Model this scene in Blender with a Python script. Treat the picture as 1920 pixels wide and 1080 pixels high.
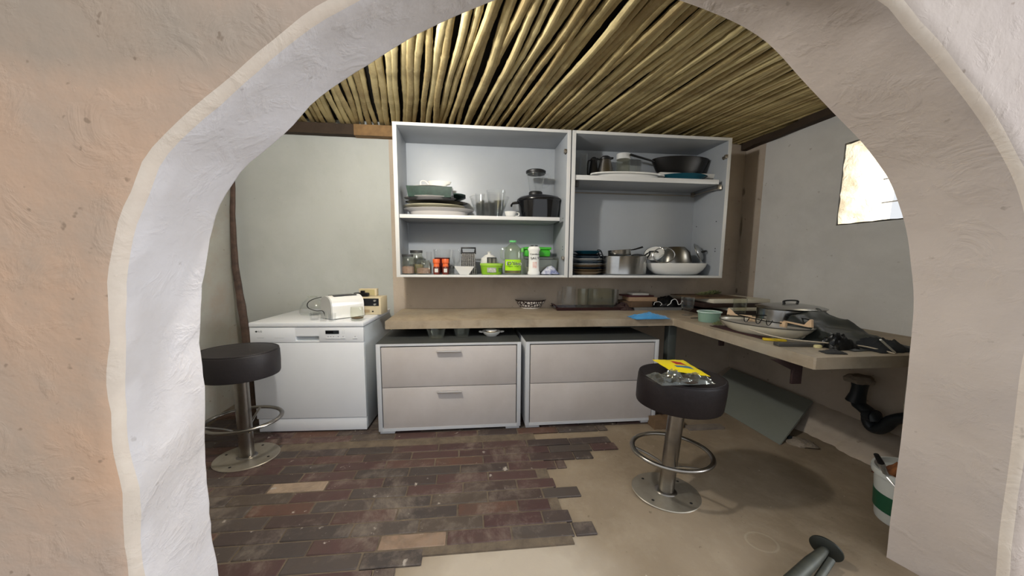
import bpy, bmesh, math, random
from mathutils import Vector, Matrix, noise
random.seed(7)
PI = math.pi
SC = bpy.context.scene
for o in list(bpy.data.objects): bpy.data.objects.remove(o, do_unlink=True)

# ---------------- camera, sky, lights, exposure ----------------
F_PX, SX, PITCH, ROLL, YAW, EYE = 532.105, 1.3267, 5.3452, -0.4251, 6.6023, 1.3
cam_d = bpy.data.cameras.new('camera'); cam_d.sensor_width = 36; cam_d.lens = F_PX*36/1920
cam_d.clip_start = 0.02
cam = bpy.data.objects.new('camera', cam_d); SC.collection.objects.link(cam); SC.camera = cam
_p, _r = math.radians(PITCH), math.radians(ROLL)
_R0 = Vector((1, 0, 0)); _U0 = Vector((0, math.sin(_p), math.cos(_p))); _F = Vector((0, math.cos(_p), -math.sin(_p)))
_R = _R0*math.cos(_r) - _U0*math.sin(_r); _U = _R0*math.sin(_r) + _U0*math.cos(_r)
cm = Matrix(((_R.x, _U.x, -_F.x, 0), (_R.y, _U.y, -_F.y, 0), (_R.z, _U.z, -_F.z, EYE), (0, 0, 0, 1)))
cam.matrix_world = cm

W = bpy.data.worlds.new('daylight'); SC.world = W; W.use_nodes = True
bg = W.node_tree.nodes['Background']; bg.inputs[0].default_value = (0.93, 0.96, 1.0, 1); bg.inputs[1].default_value = 0.92

# the room is laid out along its own walls; this map turns it to where the camera stands and gives it its width
_t = math.radians(YAW)
A = Matrix(((SX, 0, 0), (0, 1, 0), (0, 0, 1))) @ Matrix(((math.cos(_t), -math.sin(_t), 0), (math.sin(_t), math.cos(_t), 0), (0, 0, 1)))
def world(x, y, z): return A @ Vector((x, y, z))

def lamp(name, kind, pos, target, energy, color=(1, 1, 1), size=1, size_y=None, angle=None, spread=None):
    d = bpy.data.lights.new(name, kind); d.energy = energy; d.color = color
    if kind == 'AREA':
        d.shape = 'RECTANGLE'; d.size = size; d.size_y = size_y or size
        if spread: d.spread = math.radians(spread)
    if angle is not None and kind == 'SUN': d.angle = math.radians(angle)
    o = bpy.data.objects.new(name, d); SC.collection.objects.link(o)
    p = world(*pos); t = world(*target); o.location = p
    o.rotation_euler = (t-p).to_track_quat('-Z', 'Y').to_euler()
    return o
lamp('room_bulb', 'POINT', (-0.40, 1.17, 2.36), (0, 2, 1), 80, (1.0, 0.985, 0.965))
bpy.data.lights['room_bulb'].shadow_soft_size = 0.05
lamp('daylight_window', 'AREA', (2.56, 1.69, 1.92), (0.6, 1.8, 1.0), 17, (0.95, 0.975, 1.0), 0.5, 0.55)
lamp('daylight_patio_right', 'AREA', (3.4, -0.75, 1.9), (-0.3, 1.0, 0.9), 48, (0.92, 0.95, 1.0), 1.4, 1.6, spread=100)
SC.view_settings.view_transform = 'Standard'; SC.view_settings.look = 'None'
SC.view_settings.exposure = 0.0; SC.view_settings.gamma = 1; SC.view_settings.use_curve_mapping = False

# ---------------- helpers ----------------
def ray(u, v):
    a = (u-960)/F_PX; b = (540-v)/F_PX
    X = math.cos(_r)*a + math.sin(_r)*b; U = -math.sin(_r)*a + math.cos(_r)*b; X /= SX
    Y = math.cos(_p) + math.sin(_p)*U; Z = math.cos(_p)*U - math.sin(_p)
    c, s = math.cos(_t), math.sin(_t)
    return Vector((c*X + s*Y, -s*X + c*Y, Z))
def at(u, v, ax='z', val=0.0):
    d = ray(u, v); i = 'xyz'.index(ax); o = Vector((0, 0, EYE))
    return o + d*((val-o[i])/d[i])
def span(u0, u1, v, Y):           # x centre and width of something seen between two columns on a plane of the room
    a = at(u0, v, 'y', Y).x; b = at(u1, v, 'y', Y).x
    return (a+b)/2, b-a
def hz(u, v, Y): return at(u, v, 'y', Y).z

def rz(a): return Matrix.Rotation(a, 4, 'Z')
def rx(a): return Matrix.Rotation(a, 4, 'X')
def ry(a): return Matrix.Rotation(a, 4, 'Y')
def tr(x, y, z): return Matrix.Translation((x, y, z))

class MB:
    def __init__(s): s.v = []; s.f = []; s.m = []
    def add(s, vs, fs, M=None, mi=0):
        n = len(s.v)
        for v in vs:
            v = Vector(v); s.v.append(M @ v if M is not None else v)
        for f in fs: s.f.append([i+n for i in f]); s.m.append(mi)
        return s
    def box(s, c, d, bev=0.0, M=None, seg=2, mi=0):
        b = bmesh.new(); bmesh.ops.create_cube(b, size=1)
        for v in b.verts: v.co = Vector((v.co.x*d[0]+c[0], v.co.y*d[1]+c[1], v.co.z*d[2]+c[2]))
        if bev > 0: bmesh.ops.bevel(b, geom=list(b.edges), offset=min(bev, min(d)*0.45), segments=seg, profile=0.5, affect='EDGES')
        b.verts.index_update()
        s.add([v.co.copy() for v in b.verts], [[v.index for v in f.verts] for f in b.faces], M, mi); b.free(); return s
    def bx(s, x0, x1, y0, y1, z0, z1, bev=0.0, M=None, mi=0):
        return s.box(((x0+x1)/2, (y0+y1)/2, (z0+z1)/2), (x1-x0, y1-y0, z1-z0), bev, M, 2, mi)
    def lathe(s, prof, seg=40, M=None, sx=1, sy=1, mod=None, mi=0):
        vs = []; fs = []; n = len(prof)
        for k in range(seg):
            a = 2*PI*k/seg
            for j, (r, z) in enumerate(prof):
                q = r*(mod(a, j) if mod else 1)
                vs.append((q*math.cos(a)*sx, q*math.sin(a)*sy, z))
        for k in range(seg):
            k2 = (k+1) % seg
            for j in range(n-1):
                a, b, c, d = k*n+j, k2*n+j, k2*n+j+1, k*n+j+1
                fs.append([a, b, c, d])
        for end, rev in ((0, True), (n-1, False)):
            if prof[end][0] > 1e-6:
                f = [k*n+end for k in range(seg)]
                fs.append(f[::-1] if rev else f)
        s.add(vs, fs, M, mi)
        return s
    def tube(s, pts, r, seg=10, M=None, closed=False, cap=True, mi=0, flat=1.0):
        pts = [Vector(p) for p in pts]; n = len(pts); vs = []; fs = []
        up = Vector((0.03, 0.02, 1)); prev = None
        for i, p in enumerate(pts):
            if closed: t = pts[(i+1) % n]-pts[i-1]
            else: t = pts[min(i+1, n-1)]-pts[max(i-1, 0)]
            if t.length < 1e-9: t = Vector((0, 0, 1))
            t.normalize()
            if prev is None:
                a = t.cross(up)
                if a.length < 0.1: a = t.cross(Vector((1, 0, 0)))
            else: a = prev - t*prev.dot(t)
            a.normalize(); prev = a; b = t.cross(a)
            rr = r[i] if isinstance(r, (list, tuple)) else r
            for k in range(seg):
                w = 2*PI*k/seg; vs.append(p + a*math.cos(w)*rr + b*math.sin(w)*rr*flat)
        m = n if closed else n-1
        for i in range(m):
            i2 = (i+1) % n
            for k in range(seg):
                k2 = (k+1) % seg
                fs.append([i*seg+k, i*seg+k2, i2*seg+k2, i2*seg+k])
        if cap and not closed:
            fs.append([k for k in range(seg)][::-1]); fs.append([(n-1)*seg+k for k in range(seg)])
        return s.add(vs, fs, M, mi)
    def prism(s, poly, z0, z1, M=None, mi=0):
        n = len(poly); vs = [(x, y, z0) for x, y in poly]+[(x, y, z1) for x, y in poly]
        fs = [list(range(n))[::-1], list(range(n, 2*n))]
        for i in range(n): j = (i+1) % n; fs.append([i, j, n+j, n+i])
        return s.add(vs, fs, M, mi)
    def sheet(s, fn, nu, nv, th=0.0, M=None, mi=0):   # fn(u,v) in 0..1 -> point ; th gives a real thickness
        vs = [Vector(fn(i/nu, j/nv)) for j in range(nv+1) for i in range(nu+1)]
        fs = [[j*(nu+1)+i, j*(nu+1)+i+1, (j+1)*(nu+1)+i+1, (j+1)*(nu+1)+i] for j in range(nv) for i in range(nu)]
        if th:
            n = len(vs); vs = vs+[v-Vector((0, 0, th)) for v in vs]; fs2 = [[q+n for q in f][::-1] for f in fs]
            rim = [i for i in range(nu+1)]+[j*(nu+1)+nu for j in range(1, nv+1)]+[nv*(nu+1)+i for i in range(nu-1, -1, -1)]+[j*(nu+1) for j in range(nv-1, 0, -1)]
            fr = [[rim[k], rim[k]+n, rim[(k+1) % len(rim)]+n, rim[(k+1) % len(rim)]] for k in range(len(rim))]
            fs = fs+fs2+fr
        return s.add(vs, fs, M, mi)

def obj(name, mb, mat, parent=None, R=None, loc=None, angle=35, smooth=True):
    me = bpy.data.meshes.new(name); L = (A @ R) if R is not None else A
    me.from_pydata([L @ Vector(v) for v in mb.v], [], mb.f)
    for m in (mat if isinstance(mat, (list, tuple)) else [mat]): me.materials.append(m)
    me.polygons.foreach_set('material_index', mb.m)
    b = bmesh.new(); b.from_mesh(me); bmesh.ops.recalc_face_normals(b, faces=b.faces); b.to_mesh(me); b.free()
    if smooth:
        me.polygons.foreach_set('use_smooth', [True]*len(me.polygons)); me.set_sharp_from_angle(angle=math.radians(angle))
    me.update()
    o = bpy.data.objects.new(name, me); SC.collection.objects.link(o)
    if parent is not None: o.parent = parent
    if loc is not None: o.location = world(*loc)
    return o
def tag(o, label, cat, group=None, kind=None):
    o['label'] = label; o['category'] = cat
    if group: o['group'] = group
    if kind: o['kind'] = kind
    return o
class Thing:
    def __init__(s, name, label, cat, pos, rot=0, tilt=None, group=None):
        s.root = bpy.data.objects.new(name, None); SC.collection.objects.link(s.root)
        s.root.empty_display_size = 0.05; s.root.location = world(*pos); tag(s.root, label, cat, group)
        s.R = Matrix.Rotation(rot, 3, 'Z')
        if tilt is not None: s.R = s.R @ tilt
    def part(s, name, mb, mat, parent=None, label=None, angle=35):
        o = obj(name, mb, mat, parent or s.root, s.R, angle=angle)
        if label: o['label'] = label
        return o
def single(name, label, cat, pos, mb, mat, rot=0, tilt=None, group=None, kind=None, angle=35):
    R = Matrix.Rotation(rot, 3, 'Z')
    if tilt is not None: R = R @ tilt
    return tag(obj(name, mb, mat, None, R, pos, angle), label, cat, group, kind)
def struct(name, mb, mat, parent=None, smooth=True, angle=35):
    o = obj(name, mb, mat, parent, smooth=smooth, angle=angle)
    if parent is None: o['kind'] = 'structure'
    return o
def copy_thing(root, pos, label, group=None):
    r = root.copy(); SC.collection.objects.link(r); r.location = world(*pos); r['label'] = label
    if group: r['group'] = group
    for ch in list(root.children):
        c = ch.copy(); SC.collection.objects.link(c); c.parent = r
        for g in ch.children:
            d = g.copy(); SC.collection.objects.link(d); d.parent = c
    return r
def text_mb(s, size, M, extrude=0.0004, squash=1.0):
    cu = bpy.data.curves.new('lettering', 'FONT'); cu.body = s; cu.size = size; cu.extrude = extrude; cu.align_x = 'CENTER'; cu.align_y = 'CENTER'
    o = bpy.data.objects.new('lettering', cu); SC.collection.objects.link(o)
    bpy.context.view_layer.update()
    me = bpy.data.meshes.new_from_object(o.evaluated_get(bpy.context.evaluated_depsgraph_get()))
    mb = MB().add([(v.co.x*squash, v.co.y, v.co.z) for v in me.vertices], [list(p.vertices) for p in me.polygons], M)
    bpy.data.objects.remove(o, do_unlink=True); bpy.data.meshes.remove(me); bpy.data.curves.remove(cu)
    return mb
FRONT = rx(PI/2)      # letters in the xy plane stand up and face the viewer side (-y)

# ---------------- materials ----------------
def srgb(h):
    if isinstance(h, str): h = [int(h[i:i+2], 16)/255 for i in (0, 2, 4)]
    return tuple(((c/12.92) if c <= 0.04045 else ((c+0.055)/1.055)**2.4) for c in h)+(1,)
def mat(name, col, rough=0.5, metal=0, trans=0, ior=1.45, coat=0, noise_amt=0.0, noise_scale=20, bump=0.0, bump_scale=60, col2=None, spec=None, sheen=0):
    m = bpy.data.materials.new(name); m.use_nodes = True; nt = m.node_tree; b = nt.nodes['Principled BSDF']
    c = srgb(col); b.inputs['Base Color'].default_value = c; b.inputs['Roughness'].default_value = rough
    b.inputs['Metallic'].default_value = metal; b.inputs['Transmission Weight'].default_value = trans; b.inputs['IOR'].default_value = ior
    b.inputs['Coat Weight'].default_value = coat; b.inputs['Sheen Weight'].default_value = sheen
    if spec is not None: b.inputs['Specular IOR Level'].default_value = spec
    if noise_amt or bump:
        tc = nt.nodes.new('ShaderNodeTexCoord')
        if noise_amt:
            n = nt.nodes.new('ShaderNodeTexNoise'); n.inputs['Scale'].default_value = noise_scale; n.inputs['Detail'].default_value = 8; n.inputs['Roughness'].default_value = 0.65
            nt.links.new(tc.outputs['Object'], n.inputs['Vector'])
            r = nt.nodes.new('ShaderNodeMapRange'); r.inputs[1].default_value = 0.35; r.inputs[2].default_value = 0.68; r.inputs[4].default_value = noise_amt
            nt.links.new(n.outputs['Fac'], r.inputs[0])
            mx = nt.nodes.new('ShaderNodeMix'); mx.data_type = 'RGBA'; mx.inputs[6].default_value = c
            mx.inputs[7].default_value = srgb(col2) if col2 else tuple(x*0.6 for x in c[:3])+(1,)
            nt.links.new(r.outputs[0], mx.inputs[0]); nt.links.new(mx.outputs[2], b.inputs['Base Color'])
        if bump:
            n2 = nt.nodes.new('ShaderNodeTexNoise'); n2.inputs['Scale'].default_value = bump_scale; n2.inputs['Detail'].default_value = 6
            nt.links.new(tc.outputs['Object'], n2.inputs['Vector'])
            bp = nt.nodes.new('ShaderNodeBump'); bp.inputs['Strength'].default_value = bump; bp.inputs['Distance'].default_value = 0.01
            nt.links.new(n2.outputs['Fac'], bp.inputs['Height']); nt.links.new(bp.outputs[0], b.inputs['Normal'])
    return m
class NT:                      # small node helper for the larger surfaces
    def __init__(s, m): s.t = m.node_tree; s.b = s.t.nodes['Principled BSDF']; s.tc = s.t.nodes.new('ShaderNodeTexCoord').outputs['Object']
    def noise(s, scale, detail=6, rough=0.6, vec=None, dist=0.0):
        n = s.t.nodes.new('ShaderNodeTexNoise'); n.inputs['Scale'].default_value = scale; n.inputs['Detail'].default_value = detail
        n.inputs['Roughness'].default_value = rough; n.inputs['Distortion'].default_value = dist
        s.t.links.new(vec or s.tc, n.inputs['Vector']); return n.outputs['Fac']
    def map(s, f, a, b, c=0, d=1):
        r = s.t.nodes.new('ShaderNodeMapRange')
        for i, x in ((1, a), (2, b), (3, c), (4, d)): r.inputs[i].default_value = x
        s.t.links.new(f, r.inputs[0]); return r.outputs[0]
    def mix(s, f, a, b):
        m = s.t.nodes.new('ShaderNodeMix'); m.data_type = 'RGBA'
        if isinstance(f, float): m.inputs[0].default_value = f
        else: s.t.links.new(f, m.inputs[0])
        for i, x in ((6, a), (7, b)):
            if isinstance(x, (str, tuple)): m.inputs[i].default_value = srgb(x) if isinstance(x, str) else x
            else: s.t.links.new(x, m.inputs[i])
        return m.outputs[2]
    def math(s, op, a, b=0.5):
        m = s.t.nodes.new('ShaderNodeMath'); m.operation = op
        for i, x in ((0, a), (1, b)):
            if isinstance(x, (int, float)): m.inputs[i].default_value = x
            else: s.t.links.new(x, m.inputs[i])
        return m.outputs[0]
    def xyz(s):
        n = s.t.nodes.new('ShaderNodeSeparateXYZ'); s.t.links.new(s.tc, n.inputs[0]); return n.outputs
    def scaled(s, v):
        n = s.t.nodes.new('ShaderNodeMapping'); n.inputs['Scale'].default_value = v; s.t.links.new(s.tc, n.inputs[0]); return n.outputs[0]
    def color(s, c): s.t.links.new(c, s.b.inputs['Base Color'])
    def rough(s, c): s.t.links.new(c, s.b.inputs['Roughness'])
    def bump(s, hs):          # list of (height, strength, distance)
        prev = None
        for h, st, d in hs:
            n = s.t.nodes.new('ShaderNodeBump'); n.inputs['Strength'].default_value = st; n.inputs['Distance'].default_value = d
            s.t.links.new(h, n.inputs['Height'])
            if prev: s.t.links.new(prev, n.inputs['Normal'])
            prev = n.outputs[0]
        s.t.links.new(prev, s.b.inputs['Normal'])
def blob(n, cx, cy, rx_, ry_, wob=0.25, soft=0.12, axes=(0, 1)):   # 1 inside an uneven oval on the surface
    X = n.xyz(); a = n.math('DIVIDE', n.math('SUBTRACT', X[axes[0]], cx), rx_); b = n.math('DIVIDE', n.math('SUBTRACT', X[axes[1]], cy), ry_)
    d = n.math('SQRT', n.math('ADD', n.math('MULTIPLY', a, a), n.math('MULTIPLY', b, b)))
    d = n.math('ADD', d, n.math('MULTIPLY', n.math('SUBTRACT', n.noise(6, 4), 0.5), wob))
    return n.map(d, 1-soft, 1+soft, 1, 0)

M = {}
def plaster(name, c1, c2, c3, s1=0.9, fine=0.5, bmp=0.5, spots=0.5):
    m = mat(name, c1, 0.9, spec=0.2); n = NT(m)
    f1 = n.map(n.noise(s1, 8, 0.62, dist=0.3), 0.40, 0.62); f2 = n.map(n.noise(s1*3.1, 10, 0.7), 0.48, 0.72)
    c = n.mix(f1, c1, c2); c = n.mix(n.math('MULTIPLY', f2, fine), c, c3)
    sp = n.map(n.noise(23, 3, 0.5), 0.70, 0.76); c = n.mix(n.math('MULTIPLY', sp, spots), c, '6e5f50')
    n.color(c)
    lump = n.map(n.noise(9, 5, 0.6, dist=0.6), 0.52, 0.66)
    n.bump([(n.noise(2.2, 6, 0.6), bmp, 0.03), (lump, bmp*0.35, 0.012), (n.noise(70, 8, 0.7), bmp*0.35, 0.004)])
    return m, n

# ---------------- the setting ----------------
XL, XR, YB, YN, YF, ZC = -1.572, 2.134, 2.798, 0.76, 1.0, 2.52    # left, right, back wall; arch wall faces; ceiling height
m_front, n = plaster('plaster_beige', 'cdb8a4', 'bcae9f', 'd6c4b2', 0.7, 0.5, 0.55)
X = n.xyz()
side = n.map(X[0], -0.9, 1.0)                                 # peach wash on the left of the arch, pale grey on the right
base_l = n.mix(n.map(n.noise(1.1, 8, 0.65, dist=0.4), 0.42, 0.60), 'd3b094', 'c0ab98')
base_r = n.mix(n.map(n.noise(1.3, 8, 0.65), 0.42, 0.62), 'c9bdb4', 'bdb1aa')
c = n.mix(side, base_l, base_r)
c = n.mix(n.math('MULTIPLY', n.map(n.noise(4, 8, 0.7), 0.5, 0.7), 0.4), c, 'b3a596')
gp = world(*at(130, 40, 'y', YN)); c = n.mix(n.math('MULTIPLY', blob(n, gp.x, gp.z, 0.40, 0.10, 1.1, 0.4, (0, 2)), 0.55), c, 'a39a8d')
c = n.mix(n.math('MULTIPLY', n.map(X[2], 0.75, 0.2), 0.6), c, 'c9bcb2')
c = n.mix(n.math('MULTIPLY', n.map(n.noise(30, 2, 0.5), 0.70, 0.75), 0.5), c, '7d6a58'); n.color(c)
m_rev, n = plaster('plaster_white_wash', 'dfd9d7', 'd2cbc7', 'e6e2df', 1.3, 0.6, 0.45, 0.3)
c = n.mix(n.map(n.noise(1.4, 8, 0.62, dist=0.3), 0.40, 0.64), 'e0dddf', 'cfc9c6'); c2_ = n.mix(n.map(n.noise(1.4, 8, 0.62, dist=0.3), 0.40, 0.64), 'c7bbb1', 'b8ada5')
c = n.mix(n.map(n.xyz()[0], -0.5, 1.0), c, c2_); c = n.mix(n.math('MULTIPLY', n.map(n.noise(26, 3, 0.5), 0.70, 0.76), 0.35), c, '7b6d60'); n.color(c)  # daylight painted into the wash: bright left jamb, duller warm right jamb
m_wgrey, _ = plaster('paint_pale_grey', 'b9bcb8', 'adb0ac', 'c1c4c1', 0.8, 0.35, 0.12, 0.15)
m_wgreyr, n = plaster('paint_grey_worn', 'd6d5d2', 'c6c5c2', 'dddcd9', 1.0, 0.5, 0.2, 0.35)
m_brown, _ = plaster('render_brown', 'bdaf9f', 'ab9e8f', 'c6baab', 1.2, 0.5, 0.3, 0.6)
n = NT(m_brown)
for (u_, v_, a_, b_) in ((1394, 360, 0.022, 0.045), (1389, 430, 0.012, 0.12), (1381, 545, 0.012, 0.03), (1396, 290, 0.02, 0.04)):
    q_ = world(*at(u_, v_, 'x', XR)); prev_ = n.b.inputs['Base Color'].links[0].from_socket
    n.color(n.mix(n.math('MULTIPLY', blob(n, q_.y, q_.z, a_, b_, 2.2, 0.3, (1, 2)), n.math('MULTIPLY', n.map(n.xyz()[0], 2.378, 2.39), 0.7)), prev_, '3c332b'))
m_lwall, _ = plaster('render_grey_left', 'a5a49c', '989389', '9d8a7a', 1.1, 0.6, 0.25, 0.5)

inner_px = [(408,1080),(400,1000),(393,900),(388,800),(382,700),(380,600),(382,520),(393,454),(414,389),(440,348),(466,314),(497,286),(536,250),(559,223),(595,190),(657,146),(727,100),(791,63),(861,29),(928,3),(995,-20),(1060,-28),(1130,-28),(1200,-18),(1263,0),(1312,17),(1377,44),(1429,76),(1464,109),(1502,152),(1569,222),(1610,264),(1642,305),(1670,350),(1695,425),(1705,500),(1710,560),(1708,610),(1703,660),(1695,740),(1685,840),(1672,930),(1662,1020),(1657,1080)]
outer_px = [(267,1080),(263,1013),(254,917),(241,847),(237,754),(230,680),(230,600),(236,500),(252,430),(278,363),(307,296),(370,230),(459,148),(555,70),(644,15),(740,-40),(850,-88),(980,-125),(1120,-140),(1260,-130),(1400,-98),(1530,-55),(1655,0),(1700,50),(1750,105),(1825,200),(1880,285),(1915,360),(1935,450),(1940,550),(1932,630),(1917,705),(1900,850),(1880,990),(1872,1080)]
def profile(px, Y, n):
    pts = [at(u, v, 'y', Y) for u, v in px]; pts = [Vector((p.x, p.z)) for p in pts]
    pts = [Vector((pts[0].x, 0.0))]+pts+[Vector((pts[-1].x+0.01, 0.0))]
    # Catmull smoothing then even spacing
    d = []
    for i in range(len(pts)-1):
        p0, p1, p2, p3 = pts[max(i-1, 0)], pts[i], pts[i+1], pts[min(i+2, len(pts)-1)]
        for k in range(6):
            t = k/6; d.append(0.5*((2*p1)+(p2-p0)*t+(2*p0-5*p1+4*p2-p3)*t*t+(3*p1-p0-3*p2+p3)*t*t*t))
    d.append(pts[-1]); L = [0]
    for i in range(1, len(d)): L.append(L[-1]+(d[i]-d[i-1]).length)
    out = []; j = 0
    for k in range(n):
        s = L[-1]*k/(n-1)
        while j < len(L)-2 and L[j+1] < s: j += 1
        t = (s-L[j])/max(L[j+1]-L[j], 1e-9); out.append(d[j].lerp(d[j+1], min(1, t)))
    out[0].y = 0; out[-1].y = 0
    return out
NA = 150
Bp = profile(inner_px, YF, NA); Fp = profile(outer_px, YN+0.015, NA)
def offs(P, d):
    out = []
    for i, p in enumerate(P):
        t = P[min(i+1, NA-1)]-P[max(i-1, 0)]; t.normalize(); nrm = Vector((-t.y, t.x))
        wob = d*(1+0.5*noise.noise(Vector((p.x*7, p.y*7, 3))))
        q = p+nrm*wob
        if i in (0, NA-1): q.y = 0
        out.append(q)
    return out
def rough_pt(x, y, z, a=0.006):
    w = noise.noise(Vector((x*5, y*5, z*5)))*a+noise.noise(Vector((x*17, y*17, z*17)))*a*0.4
    return w
rings = [(offs(Fp, 0.045), YN), (offs(Fp, 0.016), YN+0.004), (Fp, YN+0.02)]
for t in (0.2, 0.4, 0.6, 0.8, 0.96): rings.append(([f.lerp(b, t) for f, b in zip(Fp, Bp)], YN+0.02+(YF-YN-0.02)*t))
rings += [(Bp, YF-0.004), (offs(Bp, 0.02), YF+0.008)]
cx, cz = 0.37, 0.9
def to_rect(p, x0, x1, z1):
    d = Vector((p.x-cx, p.y-cz)); 
    if p.y <= 0.0: return Vector((x0 if d.x < 0 else x1, 0))
    ts = []
    if d.x < 0: ts.append((x0-cx)/d.x)
    if d.x > 0: ts.append((x1-cx)/d.x)
    if d.y > 0: ts.append((z1-cz)/d.y)
    if d.y < 0: ts.append((0-cz)/d.y*50)
    t = min(ts); q = Vector((cx+d.x*t, cz+d.y*t)); q.y = max(q.y, 0) if p.y > 0 else 0
    return q
outF = [to_rect(p, -3.2, 4.2, 3.6) for p in rings[0][0]]; outB = [to_rect(p, XL-0.2, XR+0.2, ZC+0.1) for p in rings[-1][0]]
rings = [(outF, YN)]+rings+[(outB, YF+0.008)]
wf = MB(); vs = []; fs = []; ms = []
for k, (P, y) in enumerate(rings):
    for p in P:
        w = rough_pt(p.x, y, p.y) if 2 <= k < len(rings)-2 else 0
        vs.append((p.x+w, y+w*0.5, p.y))
for k in range(len(rings)-1):
    for i in range(NA-1):
        fs.append([k*NA+i, k*NA+i+1, (k+1)*NA+i+1, (k+1)*NA+i]); ms.append(0 if k < 2 else 3 if k == 2 else (1 if k < len(rings)-3 else 2))
wf.v = [Vector(v) for v in vs]; wf.f = fs; wf.m = ms
m_rim, _ = plaster('plaster_edge_cream', 'e3d6c6', 'd8cabb', 'e9dfd2', 3, 0.6, 0.4, 0.3)
struct('wall_front', wf, [m_front, m_rev, m_lwall, m_rim], angle=60)

wb = MB(); xs = -0.543
wb.bx(XL-0.3, xs, YB, YB+0.2, -0.1, ZC+0.1, mi=0); wb.bx(xs, XR+0.3, YB, YB+0.2, -0.1, ZC+0.1, mi=1)
struct('wall_back', wb, [m_wgrey, m_brown], smooth=False)
wl = MB().bx(XL-0.2, XL, YF, YB+0.2, -0.1, ZC+0.1); struct('wall_left', wl, m_lwall, smooth=False)
WY0, WY1, WZ0, WZ1 = 1.36, 2.004, 1.595, 2.203; TH = 0.34
ys = at(1424, 420, 'x', XR).y
wr = MB()
wr.bx(XR, XR+TH, YF-0.2, YB+0.2, -0.1, 0.80, mi=1)
wr.bx(XR, XR+TH, ys, YB+0.2, 0.80, ZC+0.1, mi=1)
wr.bx(XR, XR+TH, WY1, ys, 0.80, ZC+0.1, mi=0)
wr.bx(XR, XR+TH, WY0, WY1, 0.80, WZ0, mi=0); wr.bx(XR, XR+TH, WY0, WY1, WZ1, ZC+0.1, mi=0)
wr.bx(XR, XR+TH, YF-0.2, WY0, 0.80, ZC+0.1, mi=0)
struct('wall_right', wr, [m_wgreyr, m_brown], smooth=False)
# rough plaster lining of the window hole, and its welded bars
m_rvl, n = plaster('render_window_reveal', 'd8d0bc', 'b9ab92', 'efe9dc', 5, 0.6, 0.9, 0.8)
wv = MB()
for (y0, y1, z0, z1) in ((WY1-0.018, WY1+0.0, WZ0, WZ1), (WY0, WY0+0.018, WZ0, WZ1)):
    def fn(a, b, y0=y0, z0=z0, z1=z1, s=(1 if y0 > 1.8 else -1), y1=y1):
        x = XR-0.004+(TH+0.004)*a; z = z0+(z1-z0)*b
        return (x, (y1 if s > 0 else y0) - s*(0.012+0.012*noise.noise(Vector((x*14, y0, z*14)))), z)
    wv.sheet(fn, 10, 16)
wv.sheet(lambda a, b: (XR-0.006+(TH+0.006)*a, WY0+(WY1-WY0)*b, WZ0+0.008+0.007*noise.noise(Vector((a*6, b*11, 1)))), 8, 16)
wv.sheet(lambda a, b: (XR-0.004+(TH+0.004)*a, WY0+(WY1-WY0)*b, WZ1-0.012+0.012*noise.noise(Vector((a*6, b*11, 7)))), 8, 16)
m_bar = mat('bar_grey', '6d6d72', 0.5, 0.3)
w1 = struct('window_1', wv, m_rvl)
bars = MB()
for k in range(1, 4): bars.tube([(XR+0.27, WY0, WZ0+(WZ1-WZ0)*k/3.4), (XR+0.27, WY1, WZ0+(WZ1-WZ0)*k/3.4)], 0.0055, 8)
for k in range(1, 3): bars.tube([(XR+0.278, WY0+(WY1-WY0)*k/3+0.03, WZ0), (XR+0.278, WY0+(WY1-WY0)*k/3+0.03, WZ1)], 0.0055, 8)
obj('window_bars', bars, m_bar, w1)

# ---- floor: worn cement with a painted pool of daylight, and the bricks laid over part of it ----
m_floor = mat('cement_floor', '8c7c66', 0.75); n = NT(m_floor)
c = n.mix(n.map(n.noise(1.2, 8, 0.6, dist=0.4), 0.4, 0.62), '8f806c', '7c6d59')
c = n.mix(n.math('MULTIPLY', n.map(n.noise(6, 9, 0.7), 0.48, 0.7), 0.45), c, 'a39682')
c = n.mix(n.math('MULTIPLY', n.map(n.noise(28, 3, 0.5), 0.68, 0.76), 0.6), c, '5b4c3d')
c = n.mix(n.math('MULTIPLY', n.map(n.noise(36, 2, 0.5), 0.74, 0.78), 0.7), c, 'c9c0b0')
pale = world(*at(960, 1060)); c = n.mix(n.math('MULTIPLY', blob(n, pale.x, pale.y-0.1, 0.42, 0.26, 0.9, 0.35), 0.8), c, 'b9ae9e')  # pale patch, with the pool of daylight by the arch painted in
g = world(*at(1428, 1016)); X = n.xyz()
rd = n.math('SQRT', n.math('ADD', n.math('POWER', n.math('DIVIDE', n.math('SUBTRACT', X[0], g.x), 0.072), 2.0), n.math('POWER', n.math('DIVIDE', n.math('SUBTRACT', X[1], g.y), 0.052), 2.0)))
rg = n.map(n.math('ABSOLUTE', n.math('SUBTRACT', rd, 0.92)), 0.03, 0.1, 1, 0)
c = n.mix(n.math('MULTIPLY', rg, 0.35), c, 'aaa08c'); n.color(c)
n.bump([(n.noise(3, 5, 0.6), 0.4, 0.02), (n.noise(60, 8, 0.7), 0.25, 0.004)])
fl = MB().bx(-4, 5, -4, YB+0.1, -0.12, 0.0)
floor = struct('floor', fl, m_floor, smooth=False)
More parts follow.
